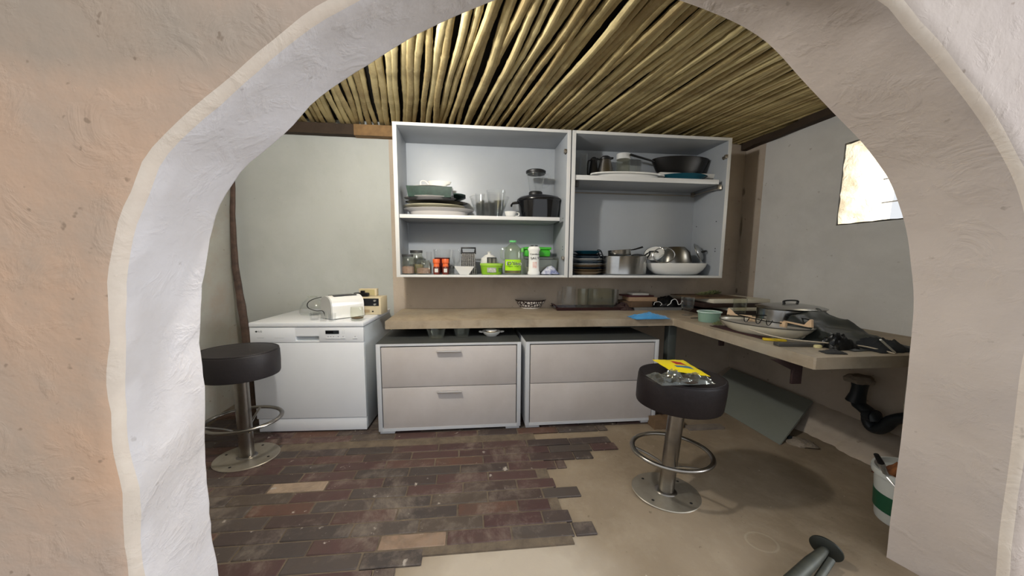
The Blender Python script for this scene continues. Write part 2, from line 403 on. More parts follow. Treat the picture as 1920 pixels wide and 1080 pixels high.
# bricks
m_brick = mat('clay_brick', '5a4038', 0.55, spec=0.4); n = NT(m_brick)
at_ = m_brick.node_tree.nodes.new('ShaderNodeAttribute'); at_.attribute_name = 'brick_colour'; at_.attribute_type = 'GEOMETRY'
c = n.mix(n.math('MULTIPLY', n.map(n.noise(7, 8, 0.7, dist=0.5), 0.44, 0.66), 0.55), at_.outputs['Color'], '4c413a')
c = n.mix(n.math('MULTIPLY', n.map(n.noise(2.6, 9, 0.75, dist=0.3), 0.50, 0.66), 0.62), c, '8a7d70')
c = n.mix(n.map(n.noise(19, 5, 0.6), 0.66, 0.72), c, 'a39a90')
n.color(c); n.rough(n.map(n.noise(5, 6), 0.3, 0.7, 0.38, 0.75))
n.bump([(n.noise(12, 6, 0.6), 0.35, 0.006), (n.noise(90, 6, 0.7), 0.3, 0.002)])
ends_px = [(1155,838),(1111,857),(1061,874),(1009,890),(1040,908),(1088,928),(1030,949),(1067,965),(1056,980),(1117,996),(795,1025),(793,1047),(742,1067)]
ends = [at(u, v) for u, v in ends_px]
pitch = 0.0735; rnd = random.Random(11); bk = MB(); cols = []
shades = ['4b3634', '503b38', '463935', '533d39', '4b433f', '473d3a', '563f39', '423835', '51473f', '493533', '5c4339', '4d4540', '433c39', '4f3a37']
def brick(x0, x1, y0, y1, h, col, dz=0.0, ang=0.0):
    n0 = len(bk.v); cxm, cym = (x0+x1)/2, (y0+y1)/2
    bk.box((0, 0, h/2), (x1-x0, y1-y0, h), 0.003, tr(cxm, cym, dz) @ rz(ang), seg=1)
    cols.extend([srgb(col)]*(len(bk.v)-n0))
y = 2.70; row = 0
while y > 0.62:
    if y > 1.93: xe = 1.32 if y > 2.12 else (1.15 if y > 2.05 else 0.80 if y > 1.98 else 0.1)
    elif y > 1.0:
        b = min(ends, key=lambda e: abs(e.y-y)); xe = b.x
        if b.y < 1.17 and y < 1.19: xe = ends[10].x if y > 1.10 else ends[12].x
    else: xe = -0.3
    gap = 1.905 < y < 1.975
    x = -1.9+(row % 2)*0.12+rnd.uniform(-.03, .03)
    while x < xe-0.03:
        l = 0.226+rnd.uniform(-0.006, 0.006); x1 = min(x+l, xe)
        if not (gap and -1.0 < x < 0.45) and x > XL-0.1 and not (y > 2.2 and x > -0.3 and x < -0.9):
            col = rnd.choice(shades)
            if rnd.random() < 0.035: col = '8a7360'
            q = at(564, 913)
            if abs((x+x1)/2-q.x) < 0.115 and abs(y-q.y) < pitch*0.5: col = '9a8672'
            brick(x, x1, y-pitch/2+0.003, y+pitch/2-0.003, 0.012, col, rnd.uniform(-0.002, 0.002), rnd.uniform(-0.006, 0.006))
        x += l+0.006
    y -= pitch; row += 1
bo = obj('brick_paving', bk, m_brick, floor, loc=None)
ca = bo.data.color_attributes.new('brick_colour', 'FLOAT_COLOR', 'POINT')
for i, cc in enumerate(cols): ca.data[i].color = cc
# mortar bed between the bricks, paler than they are
m_mort = mat('mortar', '6f6252', 0.9, noise_amt=0.7, noise_scale=14, col2='4a4038', bump=0.5)
mo = MB(); mo.bx(XL-0.1, -0.35, 0.6, 2.72, 0.0, 0.0085); mo.bx(-0.35, 0.36, 1.16, 2.72, 0.0, 0.0085)
obj('mortar_bed', mo, m_mort, floor, smooth=False)
# plaster foot where the right wall meets the floor
ft = MB()
def foot(a, b):
    y = YF+(YB-YF)*a; w = 0.20+0.03*noise.noise(Vector((y*6, 0, 0)))+0.02*noise.noise(Vector((y*19, 2, 0)))
    t = b; return (XR+0.004-w*t**0.8, y, max(0.0, 0.17*(1-t)**1.6)+(0.016 if 0.1 < t < 0.95 else -0.004)+0.006*noise.noise(Vector((y*16, t*5, 0))))
ft.sheet(foot, 90, 8); struct('baseboard_right', ft, m_brown)

# ---- reed ceiling ----
m_back = mat('roof_underlay_dark', '15110c', 0.95)
ce = MB().bx(XL-0.2, XR+0.3, YF-0.1, YB+0.2, ZC+0.035, ZC+0.09)
ceiling = struct('ceiling', ce, m_back, smooth=False)
m_reed = mat('dry_reed', 'b3a070', 0.55, spec=0.35); n = NT(m_reed)
oi = m_reed.node_tree.nodes.new('ShaderNodeObjectInfo').outputs['Random']
c = n.mix(oi, 'cdbd8c', 'a08c60'); c = n.mix(n.math('MULTIPLY', n.map(n.noise(5, 6, 0.7), 0.45, 0.68), 0.5), c, '76613f')
c = n.mix(n.math('MULTIPLY', n.map(n.noise(22, 5, 0.7), 0.52, 0.7), 0.35), c, 'd8cc9c'); n.color(c)
n.bump([(n.noise(40, 6, 0.7), 0.3, 0.003)])
dv = ray(770, 490); dirr = Vector((dv.x, dv.y, 0)); dirr /= dirr.y       # reeds run a little askew of the room
rr = random.Random(5)
def reed_mesh(k, y0, y1, tilt=0.0):
    rr2 = random.Random(100+k); pts = []; rad = []; r0 = rr2.uniform(0.0150, 0.0195); node = rr2.uniform(0.14, 0.2); ph = rr2.random()*node
    N = 64; w1, w2 = rr2.uniform(0.004, 0.012), rr2.uniform(0, 6)
    for i in range(N+1):
        y = y0+(y1-y0)*i/N; s = y
        x = dirr.x*(y-2.0)+w1*math.sin(s*2.6+w2)+0.004*math.sin(s*8+w2*2)+tilt*(y-2.0)
        z = 0.005*math.sin(s*3.1+w2*1.7)
        q = ((s+ph) % node)/node; bump = 1.13 if (q < 0.06 or q > 0.96) else (0.95 if q < 0.12 else 1.0)
        pts.append((x, y, z)); rad.append(r0*bump*(1.08-0.16*(i/N)))
    return MB().tube(pts, rad, 9)
spacing = 0.0385; xref = XL-0.35; k = 0; reeds = []; leftover = MB()
protos = {}
while xref < XR+0.62:
    # where this reed enters and leaves the room
    y0, y1 = YF+0.02, YB-0.015
    for lim, sgn in ((XR-0.015, 1), (XL+0.015, -1)):
        # x(y) = xref + dirr.x*(y-2)
        yl = 2.0+(lim-xref)/dirr.x
        xa = xref+dirr.x*(y0-2.0)
        if sgn > 0 and xa > lim: y0 = max(y0, yl)
        xb = xref+dirr.x*(y1-2.0)
        if sgn < 0 and xb < lim: y1 = min(y1, yl)
        if sgn > 0 and xb > lim: y1 = y0
    if y1-y0 > 0.12:
        key = (k % 14, round(y0, 2), round(y1, 2)) if (y0 == YF+0.02 and y1 == YB-0.015) else (k, round(y0, 2), round(y1, 2))
        pos = Vector((xref+rr.uniform(-.009, .009), 0, ZC+rr.uniform(-.009, .008)))
        if len(reeds) < 99:
            if key in protos:
                o = protos[key].copy(); SC.collection.objects.link(o); o.parent = ceiling; o.location = world(*pos)
            else:
                o = obj('reed', reed_mesh(k, y0, y1, rr.uniform(-.006, .006)), m_reed, ceiling, loc=tuple(pos)); protos[key] = o
            reeds.append(o)
        else:
            r = reed_mesh(k, y0, y1); leftover.add([v+pos for v in r.v], r.f)
    xref += spacing*rr.uniform(0.86, 1.12); k += 1
if leftover.v:
    lo = obj('reed', leftover, m_reed, ceiling); lo['kind'] = 'stuff'
m_beam = mat('timber_dark', '3f3226', 0.8, noise_amt=0.7, noise_scale=9, bump=0.5, bump_scale=25)
m_beam2 = mat('timber_light', '8b6c46', 0.75, noise_amt=0.6, noise_scale=14, col2='5e472c', bump=0.4)
def rough_bar(x0, x1, y0, y1, z0, z1, axis=0, seed=0, amp=0.006):
    mb = MB(); N = 24; vs = []; fs = []
    for i in range(N+1):
        t = i/N
        for (a, b) in ((0, 0), (1, 0), (1, 1), (0, 1)):
            w = [noise.noise(Vector((t*7+seed, a*3+b*5+q*9, seed)))*amp for q in range(3)]
            if axis == 0: vs.append((x0+(x1-x0)*t, y0+(y1-y0)*a+w[1], z0+(z1-z0)*b+w[2]))
            else: vs.append((x0+(x1-x0)*a+w[0], y0+(y1-y0)*t, z0+(z1-z0)*b+w[2]))
    for i in range(N):
        for q in range(4): fs.append([i*4+q, i*4+(q+1) % 4, (i+1)*4+(q+1) % 4, (i+1)*4+q])
    fs += [[3, 2, 1, 0], [N*4, N*4+1, N*4+2, N*4+3]]
    return mb.add(vs, fs)
zb_ = 2.405
xj = at(666, 258, 'y', 2.76).x
struct('trim_1', rough_bar(XL, xj-0.003, 2.735, 2.796, zb_+0.005, ZC-0.022, 0, 1), m_beam)
struct('trim_2', rough_bar(xj, 0.35, 2.73, 2.796, zb_, ZC-0.022, 0, 2), m_beam2)
struct('shadow_bar', rough_bar(XR-0.05, XR-0.001, YF+0.02, 2.79, 2.44, ZC-0.02, 1, 3, 0.02), m_beam)  # dark bar standing in for the jagged shadow line under the reeds
# crooked pole standing in the left back corner
m_pole = mat('bark_pole', '5d4a40', 0.85, noise_amt=0.8, noise_scale=11, col2='2f2622', bump=0.8, bump_scale=18)
pp = [at(437, 352, 'y', 2.74), at(436, 400, 'y', 2.73), at(438, 450, 'y', 2.71), at(441, 500, 'y', 2.70), at(449, 550, 'y', 2.66), at(457, 600, 'y', 2.62), at(463, 645, 'y', 2.58), at(472, 720, 'y', 2.50), at(480, 790, 'y', 2.42)]
top = Vector((pp[0].x+0.004, 2.75, 2.40)); pts = [top]+pp; last = pts[-1]; pts.append(Vector((last.x+0.03, last.y-0.02, 0.012)))
base = pts[-1].copy(); N = len(pts); dense = []
for i in range(N-1):
    for q in range(6): dense.append(pts[i].lerp(pts[i+1], q/6))
dense.append(pts[-1]); rad = [0.011+0.013*min(1, i/35)*(1+0.35*noise.noise(Vector((i*0.35, 0, 0)))) for i in range(len(dense))]
pl = MB().tube([p-base for p in dense], rad, 9)
single('wooden_pole', 'crooked dark bark-covered pole standing in the left back corner beside the dishwasher', 'pole', tuple(base), pl, m_pole)

# ---------------- cabinets ----------------
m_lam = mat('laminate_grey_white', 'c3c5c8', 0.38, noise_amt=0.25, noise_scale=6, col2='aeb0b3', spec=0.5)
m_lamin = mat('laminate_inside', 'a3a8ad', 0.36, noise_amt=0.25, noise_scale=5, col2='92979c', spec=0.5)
m_edge = mat('laminate_edge', 'd6d6d4', 0.4)
m_hinge = mat('hinge_metal', 'a89f92', 0.35, 0.9)
m_dot = mat('drill_hole_dark', '1c1a18', 0.8)
CY0, CY1, CZ0, CZ1, T = 2.431, 2.796, 1.163, 2.400, 0.024
def wall_cabinet(x0, x1, label, shelf_z, shelf_t, shelf_in, rail):
    t = Thing('open_cupboard', label, 'cabinet', (x0, CY0, CZ0), group=None)
    w, d, h = x1-x0, CY1-CY0, CZ1-CZ0
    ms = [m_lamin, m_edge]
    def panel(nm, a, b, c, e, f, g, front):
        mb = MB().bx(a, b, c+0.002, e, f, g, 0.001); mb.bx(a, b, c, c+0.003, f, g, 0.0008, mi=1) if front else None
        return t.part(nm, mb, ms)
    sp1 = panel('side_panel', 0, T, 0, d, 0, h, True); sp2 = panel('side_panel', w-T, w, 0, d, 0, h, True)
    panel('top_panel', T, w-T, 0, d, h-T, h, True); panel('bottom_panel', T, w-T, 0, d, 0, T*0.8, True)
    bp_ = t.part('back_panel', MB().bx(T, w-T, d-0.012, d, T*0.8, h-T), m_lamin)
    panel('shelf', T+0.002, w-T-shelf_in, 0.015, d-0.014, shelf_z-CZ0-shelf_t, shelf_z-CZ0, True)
    def hinge(hx, hz_, s):
        mb = MB().lathe([(0.0, 0), (0.016, 0), (0.017, 0.003), (0.010, 0.008), (0.0, 0.009)], 16, tr(hx, 0.035, hz_) @ ry(s*PI/2))
        mb.box((hx+s*0.008, 0.018, hz_), (0.012, 0.045, 0.016), 0.003); mb.box((hx+s*0.012, 0.002, hz_), (0.016, 0.02, 0.03), 0.004, rz(0))
        t.part('hinge', mb, m_hinge)
    for zz in ((0.17, h-0.17) if not rail else (h-0.16,)): hinge(w-T, zz, -1)
    for (hx, hy, zz) in ((w-T-0.0005, 0.06, 0.27), (w-T-0.0005, 0.06, 0.245), (w-T-0.0005, 0.07, 0.52), (w-T-0.0005, 0.30, 0.50)):
        t.part('drill_hole', MB().lathe([(0, 0), (0.005, 0), (0.005, 0.0008), (0, 0.0008)], 10, tr(hx, hy, zz) @ ry(-PI/2)), m_dot)
    if rail:
        mb = MB().tube([(w-T-0.03, 0.03, shelf_z-CZ0-shelf_t-0.03), (w-T-0.03, d-0.03, shelf_z-CZ0-shelf_t-0.03)], 0.006, 8)
        mb.box((w-T-0.025, 0.03, shelf_z-CZ0-shelf_t-0.022), (0.022, 0.025, 0.04), 0.003); mb.box((w-T-0.025, d-0.03, shelf_z-CZ0-shelf_t-0.022), (0.022, 0.025, 0.04), 0.003)
        mb.tube([(T+0.02, d-0.03, shelf_z-CZ0-shelf_t-0.03), (w-T-0.02, d-0.03, shelf_z-CZ0-shelf_t-0.03)], 0.005, 8)
        t.part('shelf_rail', mb, m_hinge)
        t.part('shelf_bracket', MB().box((T+0.02, 0.04, shelf_z-CZ0-shelf_t-0.03), (0.03, 0.03, 0.05), 0.004), mat('bracket_black', '2a2a2a', 0.5))
    return t
SA, SB = 1.682, 2.043         # shelf tops
wall_cabinet(-0.449, 0.652, 'left open grey wall cabinet holding platters, blender jug, grater and bottles', SA, 0.03, 0.035, False)
wall_cabinet(0.660, 1.750, 'right open grey wall cabinet holding wok, steel pot and stacked plates', SB, 0.04, 0.04, True)
BOT = CZ0+T*0.8

# base cabinets
m_drawer = mat('drawer_front_grey', 'bfb9b6', 0.42, noise_amt=0.45, noise_scale=4, col2='a8a19c', spec=0.4)
m_topdark = mat('cabinet_top_dark', '3b3d3c', 0.55, noise_amt=0.4, noise_scale=7)
m_hnd = mat('handle_satin', 'c9c6c4', 0.3, 0.75)
m_gap = mat('recess_dark', '17140f', 0.9)
BZ0, BZ1, BY0, BY1 = 0.035, 0.6975, 2.065, 2.62
def base_cabinet(x0, x1, label, handles):
    t = Thing('base_cabinet', label, 'cabinet', (x0, BY0, 0.012)); w, d, z0, z1 = x1-x0, BY1-BY0, BZ0-0.012, BZ1-0.012
    s = 0.022
    mb = MB().bx(0, s, 0, d, z0, z1, 0.001).bx(w-s, w, 0, d, z0, z1, 0.001).bx(s, w-s, 0, d, z0, z0+s).bx(s, w-s, d-0.01, d, z0+s, z1-s)
    t.part('carcass', mb, m_lam); t.part('top', MB().bx(s, w-s, 0.0, 0.012, z1-s*0.7, z1).bx(0, w, 0.006, d, z1, z1+0.003, mi=1), [m_lam, m_topdark])
    t.part('inner_box', MB().bx(s+0.001, w-s-0.001, 0.03, d-0.02, z0+s, z1-s*0.8), m_gap)
    g = 0.005; zm = (z0+z1)/2+0.004
    for (a, b, k) in ((zm+g/2, z1-s*0.7-g-0.004, 0), (z0+g, zm-g/2, 1)):
        dr = t.part('drawer', MB().bx(s+g, w-s-g, 0.002, 0.022, a, b, 0.0015), m_drawer)
        if handles:
            hx = at(842, 660, 'y', BY0).x-x0; zz = b-0.035-0.004*k
            hb = MB().bx(hx-0.068, hx+0.068, -0.022, -0.006, zz-0.004, zz+0.008, 0.003).bx(hx-0.06, hx-0.05, -0.008, 0.003, zz-0.004, zz+0.006).bx(hx+0.05, hx+0.06, -0.008, 0.003, zz-0.004, zz+0.006)
            t.part('handle', hb, m_hnd, dr)
    for fx in (0.045, w-0.045):
        for fy in (0.03, d-0.04): t.part('foot', MB().bx(fx-0.04, fx+0.04, fy-0.02, fy+0.02, 0, z0+0.002, 0.002), m_lam)
    return t
base_cabinet(-0.504, 0.294, 'grey two-drawer base cabinet with two bar handles, beside the dishwasher', True)
base_cabinet(0.322, 1.119, 'grey two-drawer base cabinet without handles, behind the right bar stool', False)

# L-shaped worktop
m_top = mat('worktop_cement', 'a09179', 0.62); n = NT(m_top)
c = n.mix(n.map(n.noise(3, 8, 0.65, dist=0.4), 0.42, 0.64), 'a79883', '8f826f'); c = n.mix(n.math('MULTIPLY', n.map(n.noise(9, 8, 0.7), 0.5, 0.7), 0.5), c, '7c6d5a')
c = n.mix(n.math('MULTIPLY', n.map(n.noise(2.1, 4, 0.5), 0.5, 0.7), 0.35), c, 'a3a69c'); n.color(c); n.bump([(n.noise(25, 8, 0.7), 0.25, 0.004)])
WZ, WB = 0.8354, 0.7741
poly = [(-0.481, 2.209), (1.278, 2.209), (1.285, 2.203), (1.285, 1.236), (1.291, 1.23), (XR-0.001, 1.23), (XR-0.001, YB-0.001), (-0.481, YB-0.001)]
mb = MB().prism(poly, WB, WZ)
single('worktop', 'L-shaped bare cement worktop running along the back and right walls', 'worktop', (0, 0, 0), mb, m_top, angle=30)
m_leg = mat('steel_leg_grey', '6d7370', 0.4, 0.6, noise_amt=0.5, noise_scale=8)
lp = (1.32, 2.30, 0)
t = Thing('support_post', 'square grey metal post under the inner corner of the worktop', 'post', lp)
t.part('post', MB().bx(-0.028, 0.028, -0.028, 0.028, 0.004, WB-0.004, 0.003), m_leg); t.part('foot_plate', MB().bx(-0.05, 0.05, -0.05, 0.05, 0, 0.005), m_leg)
t.part('top_plate', MB().bx(-0.06, 0.06, -0.06, 0.06, WB-0.006, WB-0.001), m_leg)
# brackets on the right wall
m_rust = mat('painted_bracket_maroon', '3a2a2a', 0.6, 0.2, noise_amt=0.7, noise_scale=10, bump=0.3)
def bracket(u, vlow, label, w=0.045, L=0.10):
    q = at(u, vlow, 'x', 1.37); h = WB-q.z
    t = Thing('shelf_bracket', label, 'bracket', (1.37, q.y, WB-0.001))
    t.part('plate', MB().bx(-w/2, w/2, -0.006, 0.006, -h, 0, 0.002), m_rust)
    t.part('gusset', MB().prism([(-w/2, 0), (-w/2, -h*0.45), (-w/2-L, 0)], -0.006, 0.006, rx(PI/2)), m_rust)
bracket(1491, 719, 'dark maroon metal bracket hanging under the worktop near its front corner')
bracket(1352, 648, 'small dark bracket under the middle of the right worktop arm', 0.03, 0.06)

# ---------------- dishwasher ----------------
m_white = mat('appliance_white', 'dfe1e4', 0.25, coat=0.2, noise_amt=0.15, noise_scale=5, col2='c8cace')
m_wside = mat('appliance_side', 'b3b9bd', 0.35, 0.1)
m_seam = mat('seam_grey', '5e6062', 0.7)
m_disp = mat('display_black', '22262a', 0.15)
m_btn = mat('button_grey', 'c9cbce', 0.35)
m_ink = mat('ink_dark', '3a3d42', 0.6)
dw = Thing('dishwasher', 'white freestanding dishwasher standing left of the drawer cabinets', 'dishwasher', (-0.577, 2.1196, 0), math.radians(-2.4))
DWW, DWH, DD = 0.604, 0.851, 0.60
x0 = -DWW
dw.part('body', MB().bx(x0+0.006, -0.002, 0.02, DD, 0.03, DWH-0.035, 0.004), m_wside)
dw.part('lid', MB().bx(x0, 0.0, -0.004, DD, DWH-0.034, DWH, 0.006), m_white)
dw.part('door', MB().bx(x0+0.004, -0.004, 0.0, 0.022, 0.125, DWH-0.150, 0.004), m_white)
dw.part('kick_plate', MB().bx(x0+0.010, -0.006, 0.006, 0.03, 0.022, 0.121, 0.003), m_white)
for fx in (x0+0.05, -0.05): dw.part('foot', MB().lathe([(0.018, 0), (0.018, 0.01), (0.008, 0.012), (0.008, 0.035)], 14, tr(fx, 0.06, 0)), m_seam)
pz0, pz1 = DWH-0.147, DWH-0.038
# control panel with a real pull recess
hx0, hx1, hz0, hz1 = x0+0.24, x0+0.364, pz0+0.01, pz0+0.045
cp = MB().bx(x0+0.003, hx0, -0.001, 0.022, pz0, pz1, 0.001).bx(hx1, -0.003, -0.001, 0.022, pz0, pz1, 0.001).bx(hx0, hx1, -0.001, 0.022, hz1, pz1).bx(hx0, hx1, -0.001, 0.022, pz0, hz0)
panel = dw.part('control_panel', cp, m_white)
dw.part('grip_recess', MB().bx(hx0, hx1, 0.016, 0.021, hz0, hz1), m_wside, panel)
dw.part('display', MB().bx(x0+0.40, x0+0.472, -0.0035, 0, pz1-0.048, pz1-0.022, 0.001), m_disp, panel)
dw.part('display_window', MB().bx(x0+0.404, x0+0.442, -0.0042, -0.003, pz1-0.044, pz1-0.026), mat('display_glass', '0c0d10', 0.1), panel)
for k, (a, b) in enumerate(((0.402, 0.428), (0.430, 0.454), (0.456, 0.480), (0.482, 0.506), (0.545, 0.570))):
    dw.part('button', MB().bx(x0+a, x0+b, -0.004, 0, pz0+0.022, pz0+0.033, 0.0015), m_btn, panel)
m_inkg = mat('ink_grey', '8d9095', 0.6)
def mark(*a): dw.part('printed_mark', MB().bx(*a), m_inkg, panel)
for a in (0.413, 0.427, 0.441, 0.467, 0.493, 0.557): mark(x0+a-0.003, x0+a+0.003, -0.0018, -0.0008, pz0+0.038, pz0+0.043)
for a, b in ((0.487, pz1-0.028), (0.497, pz1-0.028), (0.487, pz1-0.042), (0.497, pz1-0.042)): mark(x0+a, x0+a+0.006, -0.0018, -0.0008, b, b+0.0015)
mark(x0+0.04, x0+0.075, -0.0018, -0.0008, pz1-0.075, pz1-0.073); mark(x0+0.13, x0+0.18, -0.0018, -0.0008, pz1-0.076, pz1-0.075)
lg = text_mb('LG', 0.017, tr(x0+0.058, -0.0015, pz1-0.028) @ FRONT); lg.lathe([(0, 0), (0.0062, 0), (0.0062, 0.0008), (0, 0.0008)], 18, tr(x0+0.038, -0.001, pz1-0.028) @ FRONT)
dw.part('maker_lettering', lg, m_ink, panel, angle=10)

# ---------------- bar stools ----------------
m_leather = mat('vinyl_dark_brown', '1f1819', 0.5, spec=0.35, noise_amt=0.5, noise_scale=10, col2='151112', bump=0.15, bump_scale=50)
m_leather2 = mat('vinyl_dark_grey', '2a2627', 0.52, spec=0.35, noise_amt=0.4, noise_scale=8, col2='222021', bump=0.12, bump_scale=50)
m_steel = mat('brushed_steel', '9c9892', 0.28, 1.0, noise_amt=0.5, noise_scale=9, col2='76706a')
m_disc = mat('base_disc_steel', 'ada698', 0.4, 0.7, noise_amt=0.6, noise_scale=9, col2='8a8070')
def stool(label, pos, ml, h=0.69, lean=(0, 0), rot=0.3, rs=0.168, th=0.165):
    tl = (Matrix.Rotation(lean[0], 3, 'Y') @ Matrix.Rotation(lean[1], 3, 'X'))
    t = Thing('bar_stool', label, 'stool', pos, rot, Matrix.Rotation(-rot, 3, 'Z') @ tl @ Matrix.Rotation(rot, 3, 'Z'))
    seat = t.part('seat', MB().lathe([(0, h-th), (rs-0.012, h-th), (rs-0.003, h-th+0.004), (rs, h-th+0.015), (rs+0.002, h-th*0.5), (rs+0.001, h-0.016), (rs-0.003, h-0.006), (rs-0.010, h), (rs-0.016, h-0.001), (rs-0.03, h+0.001), (0.05, h+0.007), (0, h+0.008)], 64), ml)
    t.part('seam', MB().tube([((rs-0.004)*math.cos(a*PI/32), (rs-0.004)*math.sin(a*PI/32), h-0.003) for a in range(64)], 0.003, 6, closed=True), ml, seat)
    t.part('column', MB().lathe([(0.032, 0.006), (0.032, h-th+0.002)], 32), m_steel)
    t.part('collar', MB().lathe([(0.048, 0.005), (0.042, 0.012), (0.033, 0.016)], 32), m_steel)
    zr = h*0.36; R = 0.158
    t.part('foot_ring', MB().tube([(R*math.cos(a*PI/36), R*math.sin(a*PI/36), zr) for a in range(72)], 0.0105, 12, closed=True), m_steel)
    for k in range(3):
        a = rot*0+k*2*PI/3+0.5
        p = [(0.028+(R-0.034)*s, 0, zr-0.085+0.085*(s**0.75)) for s in (0, 0.2, 0.45, 0.7, 0.9, 1.0)]
        t.part('spoke', MB().tube(p, 0.006, 8, rz(a)), m_steel)
    base = t.part('base_disc', MB().lathe([(0, 0), (0.139, 0), (0.141, 0.003), (0.138, 0.007), (0, 0.008)], 64), m_disc)
    for k in range(4):
        a = k*PI/2+0.3
        t.part('bolt_hole', MB().lathe([(0, 0.0), (0.006, 0.0), (0.006, 0.0012), (0, 0.0012)], 12, tr(0.108*math.cos(a), 0.108*math.sin(a), 0.0078)), m_dot, base)
    return t
pR = at(1248, 922); zfl = 0.0
stool('dark brown bar stool with yellow packet on its seat, standing on bare cement', (pR.x, pR.y, 0.001), m_leather, 0.695, (0.045, 0.02), 0.3)
pL = at(464, 860)
stool('dark grey bar stool in front of the dishwasher, partly behind the arch', (pL.x, pL.y, 0.013), m_leather2, 0.72, (0.0, 0.0), 1.1)

# grey board leaning against the right wall below the worktop
m_board = mat('board_grey_green', '83877f', 0.5, noise_amt=0.4, noise_scale=3, col2='74776f')
tr_ = at(1524, 752, 'x', XR-0.035); br_ = at(1462, 834, 'z', 0.004); tl_ = at(1292, 668, 'x', XR-0.035)
tl_ = tr_+Vector((0, min(tl_.y, 2.72)-tr_.y, tl_.z-tr_.z)); bl_ = br_+(tl_-tr_)
bl_.z = 0.004; tl_.z = tr_.z
nb = (tr_-br_).cross(bl_-br_).normalized()
if nb.x > 0: nb = -nb
o_ = Vector((br_.x, br_.y, 0.0)); vs = [p_-o_ for p_ in (br_, tr_, tl_, bl_)]; vs += [v_-nb*0.016 for v_ in vs]
for v_ in vs[4:]: v_.z = max(v_.z, 0.001)
single('board', 'flat grey-green board leaning against the right wall under the worktop', 'board', tuple(o_), MB().add(vs, [[0, 1, 2, 3], [7, 6, 5, 4], [0, 4, 5, 1], [1, 5, 6, 2], [2, 6, 7, 3], [3, 7, 4, 0]]), m_board)

# drain trap under the worktop arm, and a dark plastic sheet added beside it
m_pipe = mat('pipe_black', '1e2327', 0.45, noise_amt=0.4, noise_scale=12, col2='30363a')
m_cemlump = mat('cement_crust', '8f8374', 0.95, bump=1.0, bump_scale=40, noise_amt=0.6, noise_scale=15)
PX = 2.03
P = lambda u, v, x=PX: at(u, v, 'x', x)
o0 = P(1612, 712)
t = Thing('drain_trap', 'black plastic drain trap hanging under the right worktop arm', 'drain pipe', tuple(o0))
def rel(pts): return [Vector(p)-o0 for p in pts]
neck = rel([P(1613, 716), P(1612, 726), P(1609, 738), P(1604, 752)])
t.part('neck', MB().tube(neck, [0.038, 0.033, 0.034, 0.043], 20), m_pipe)
t.part('cement_crust', MB().lathe([(0, -0.02), (0.054, -0.016), (0.058, 0.01), (0.04, 0.03), (0, 0.03)], 20, sx=1.1, mod=lambda a, j: 1+0.15*math.sin(a*5+j)), m_cemlump)
t.part('elbow', MB().tube(rel([P(1598, 748), P(1608, 757), P(1618, 764), P(1628, 772), P(1637, 780), P(1642, 790)]), [0.012, 0.03, 0.032, 0.034, 0.036, 0.036], 18), m_pipe)
t.part('nut', MB().tube(rel([P(1627, 777), P(1641, 781)]), 0.043, 18, M=None), m_pipe)
def smooth(pts, k=4):
    out = []
    pts = [Vector(p) for p in pts]
    for i in range(len(pts)-1):
        p0, p1, p2, p3 = pts[max(i-1, 0)], pts[i], pts[i+1], pts[min(i+2, len(pts)-1)]
        for q in range(k):
            s = q/k; out.append(0.5*((2*p1)+(p2-p0)*s+(2*p0-5*p1+4*p2-p3)*s*s+(3*p1-p0-3*p2+p3)*s*s*s))
    return out+[pts[-1]]
t.part('trap_bend', MB().tube(smooth(rel([P(1630, 776), P(1629, 790), P(1636, 802), P(1648, 805), P(1660, 799), P(1672, 789), P(1690, 784), P(1715, 782)])), 0.030, 18), m_pipe)
m_undersheet = mat('under_sheet_grey', '8f8d88', 0.6, noise_amt=0.4, noise_scale=6)
sp = at(1655, 708, 'z', WB)
single('under_sheet', 'thin dark plastic sheet hanging under the right worktop arm', 'sink', (1.62, 1.345, WB-0.001), MB().lathe([(0.0, -0.030), (0.06, -0.030), (0.11, -0.022), (0.135, -0.01), (0.14, 0.0), (0, 0)], 36, sx=1.3, sy=0.55), mat('plastic_sheet_dark', '3b4142', 0.5))  # a flattened shell shaped as the dark plastic sheet, no basin above it

# ---------------- crockery and groceries ----------------
def thin_glass(name, tint, amount, rough=0.03, base=0.03, power=2.5):
    m = bpy.data.materials.new(name); m.use_nodes = True; nt = m.node_tree; nt.nodes.remove(nt.nodes['Principled BSDF']); L = nt.links.new
    t = nt.nodes.new('ShaderNodeBsdfTransparent'); t.inputs[0].default_value = srgb(tint); g = nt.nodes.new('ShaderNodeBsdfPrincipled')
    g.inputs['Base Color'].default_value = srgb('dfe6e4'); g.inputs['Roughness'].default_value = rough; g.inputs['Metallic'].default_value = 0.75
    lw = nt.nodes.new('ShaderNodeLayerWeight'); lw.inputs[0].default_value = 0.5
    p = nt.nodes.new('ShaderNodeMath'); p.operation = 'POWER'; p.inputs[1].default_value = power; L(lw.outputs['Facing'], p.inputs[0])
    q = nt.nodes.new('ShaderNodeMath'); q.operation = 'MULTIPLY_ADD'; q.inputs[1].default_value = amount; q.inputs[2].default_value = base; L(p.outputs[0], q.inputs[0])
    mx = nt.nodes.new('ShaderNodeMixShader'); L(q.outputs[0], mx.inputs[0]); L(t.outputs[0], mx.inputs[1]); L(g.outputs[0], mx.inputs[2]); L(mx.outputs[0], nt.nodes['Material Output'].inputs[0])
    return m
m_glass = thin_glass('clear_glass', 'fdfdfd', 0.5, 0.03, 0.025)
m_glassg = thin_glass('glass_smoky', 'f9f9f5', 0.42, 0.06, 0.04)
m_plast = thin_glass('clear_plastic', 'f0f0e8', 0.4, 0.3, 0.14)
m_porc = mat('porcelain_white', 'e3e2dd', 0.18, coat=0.3)
m_porg = mat('porcelain_grey', 'bdb9b6', 0.25, coat=0.2)
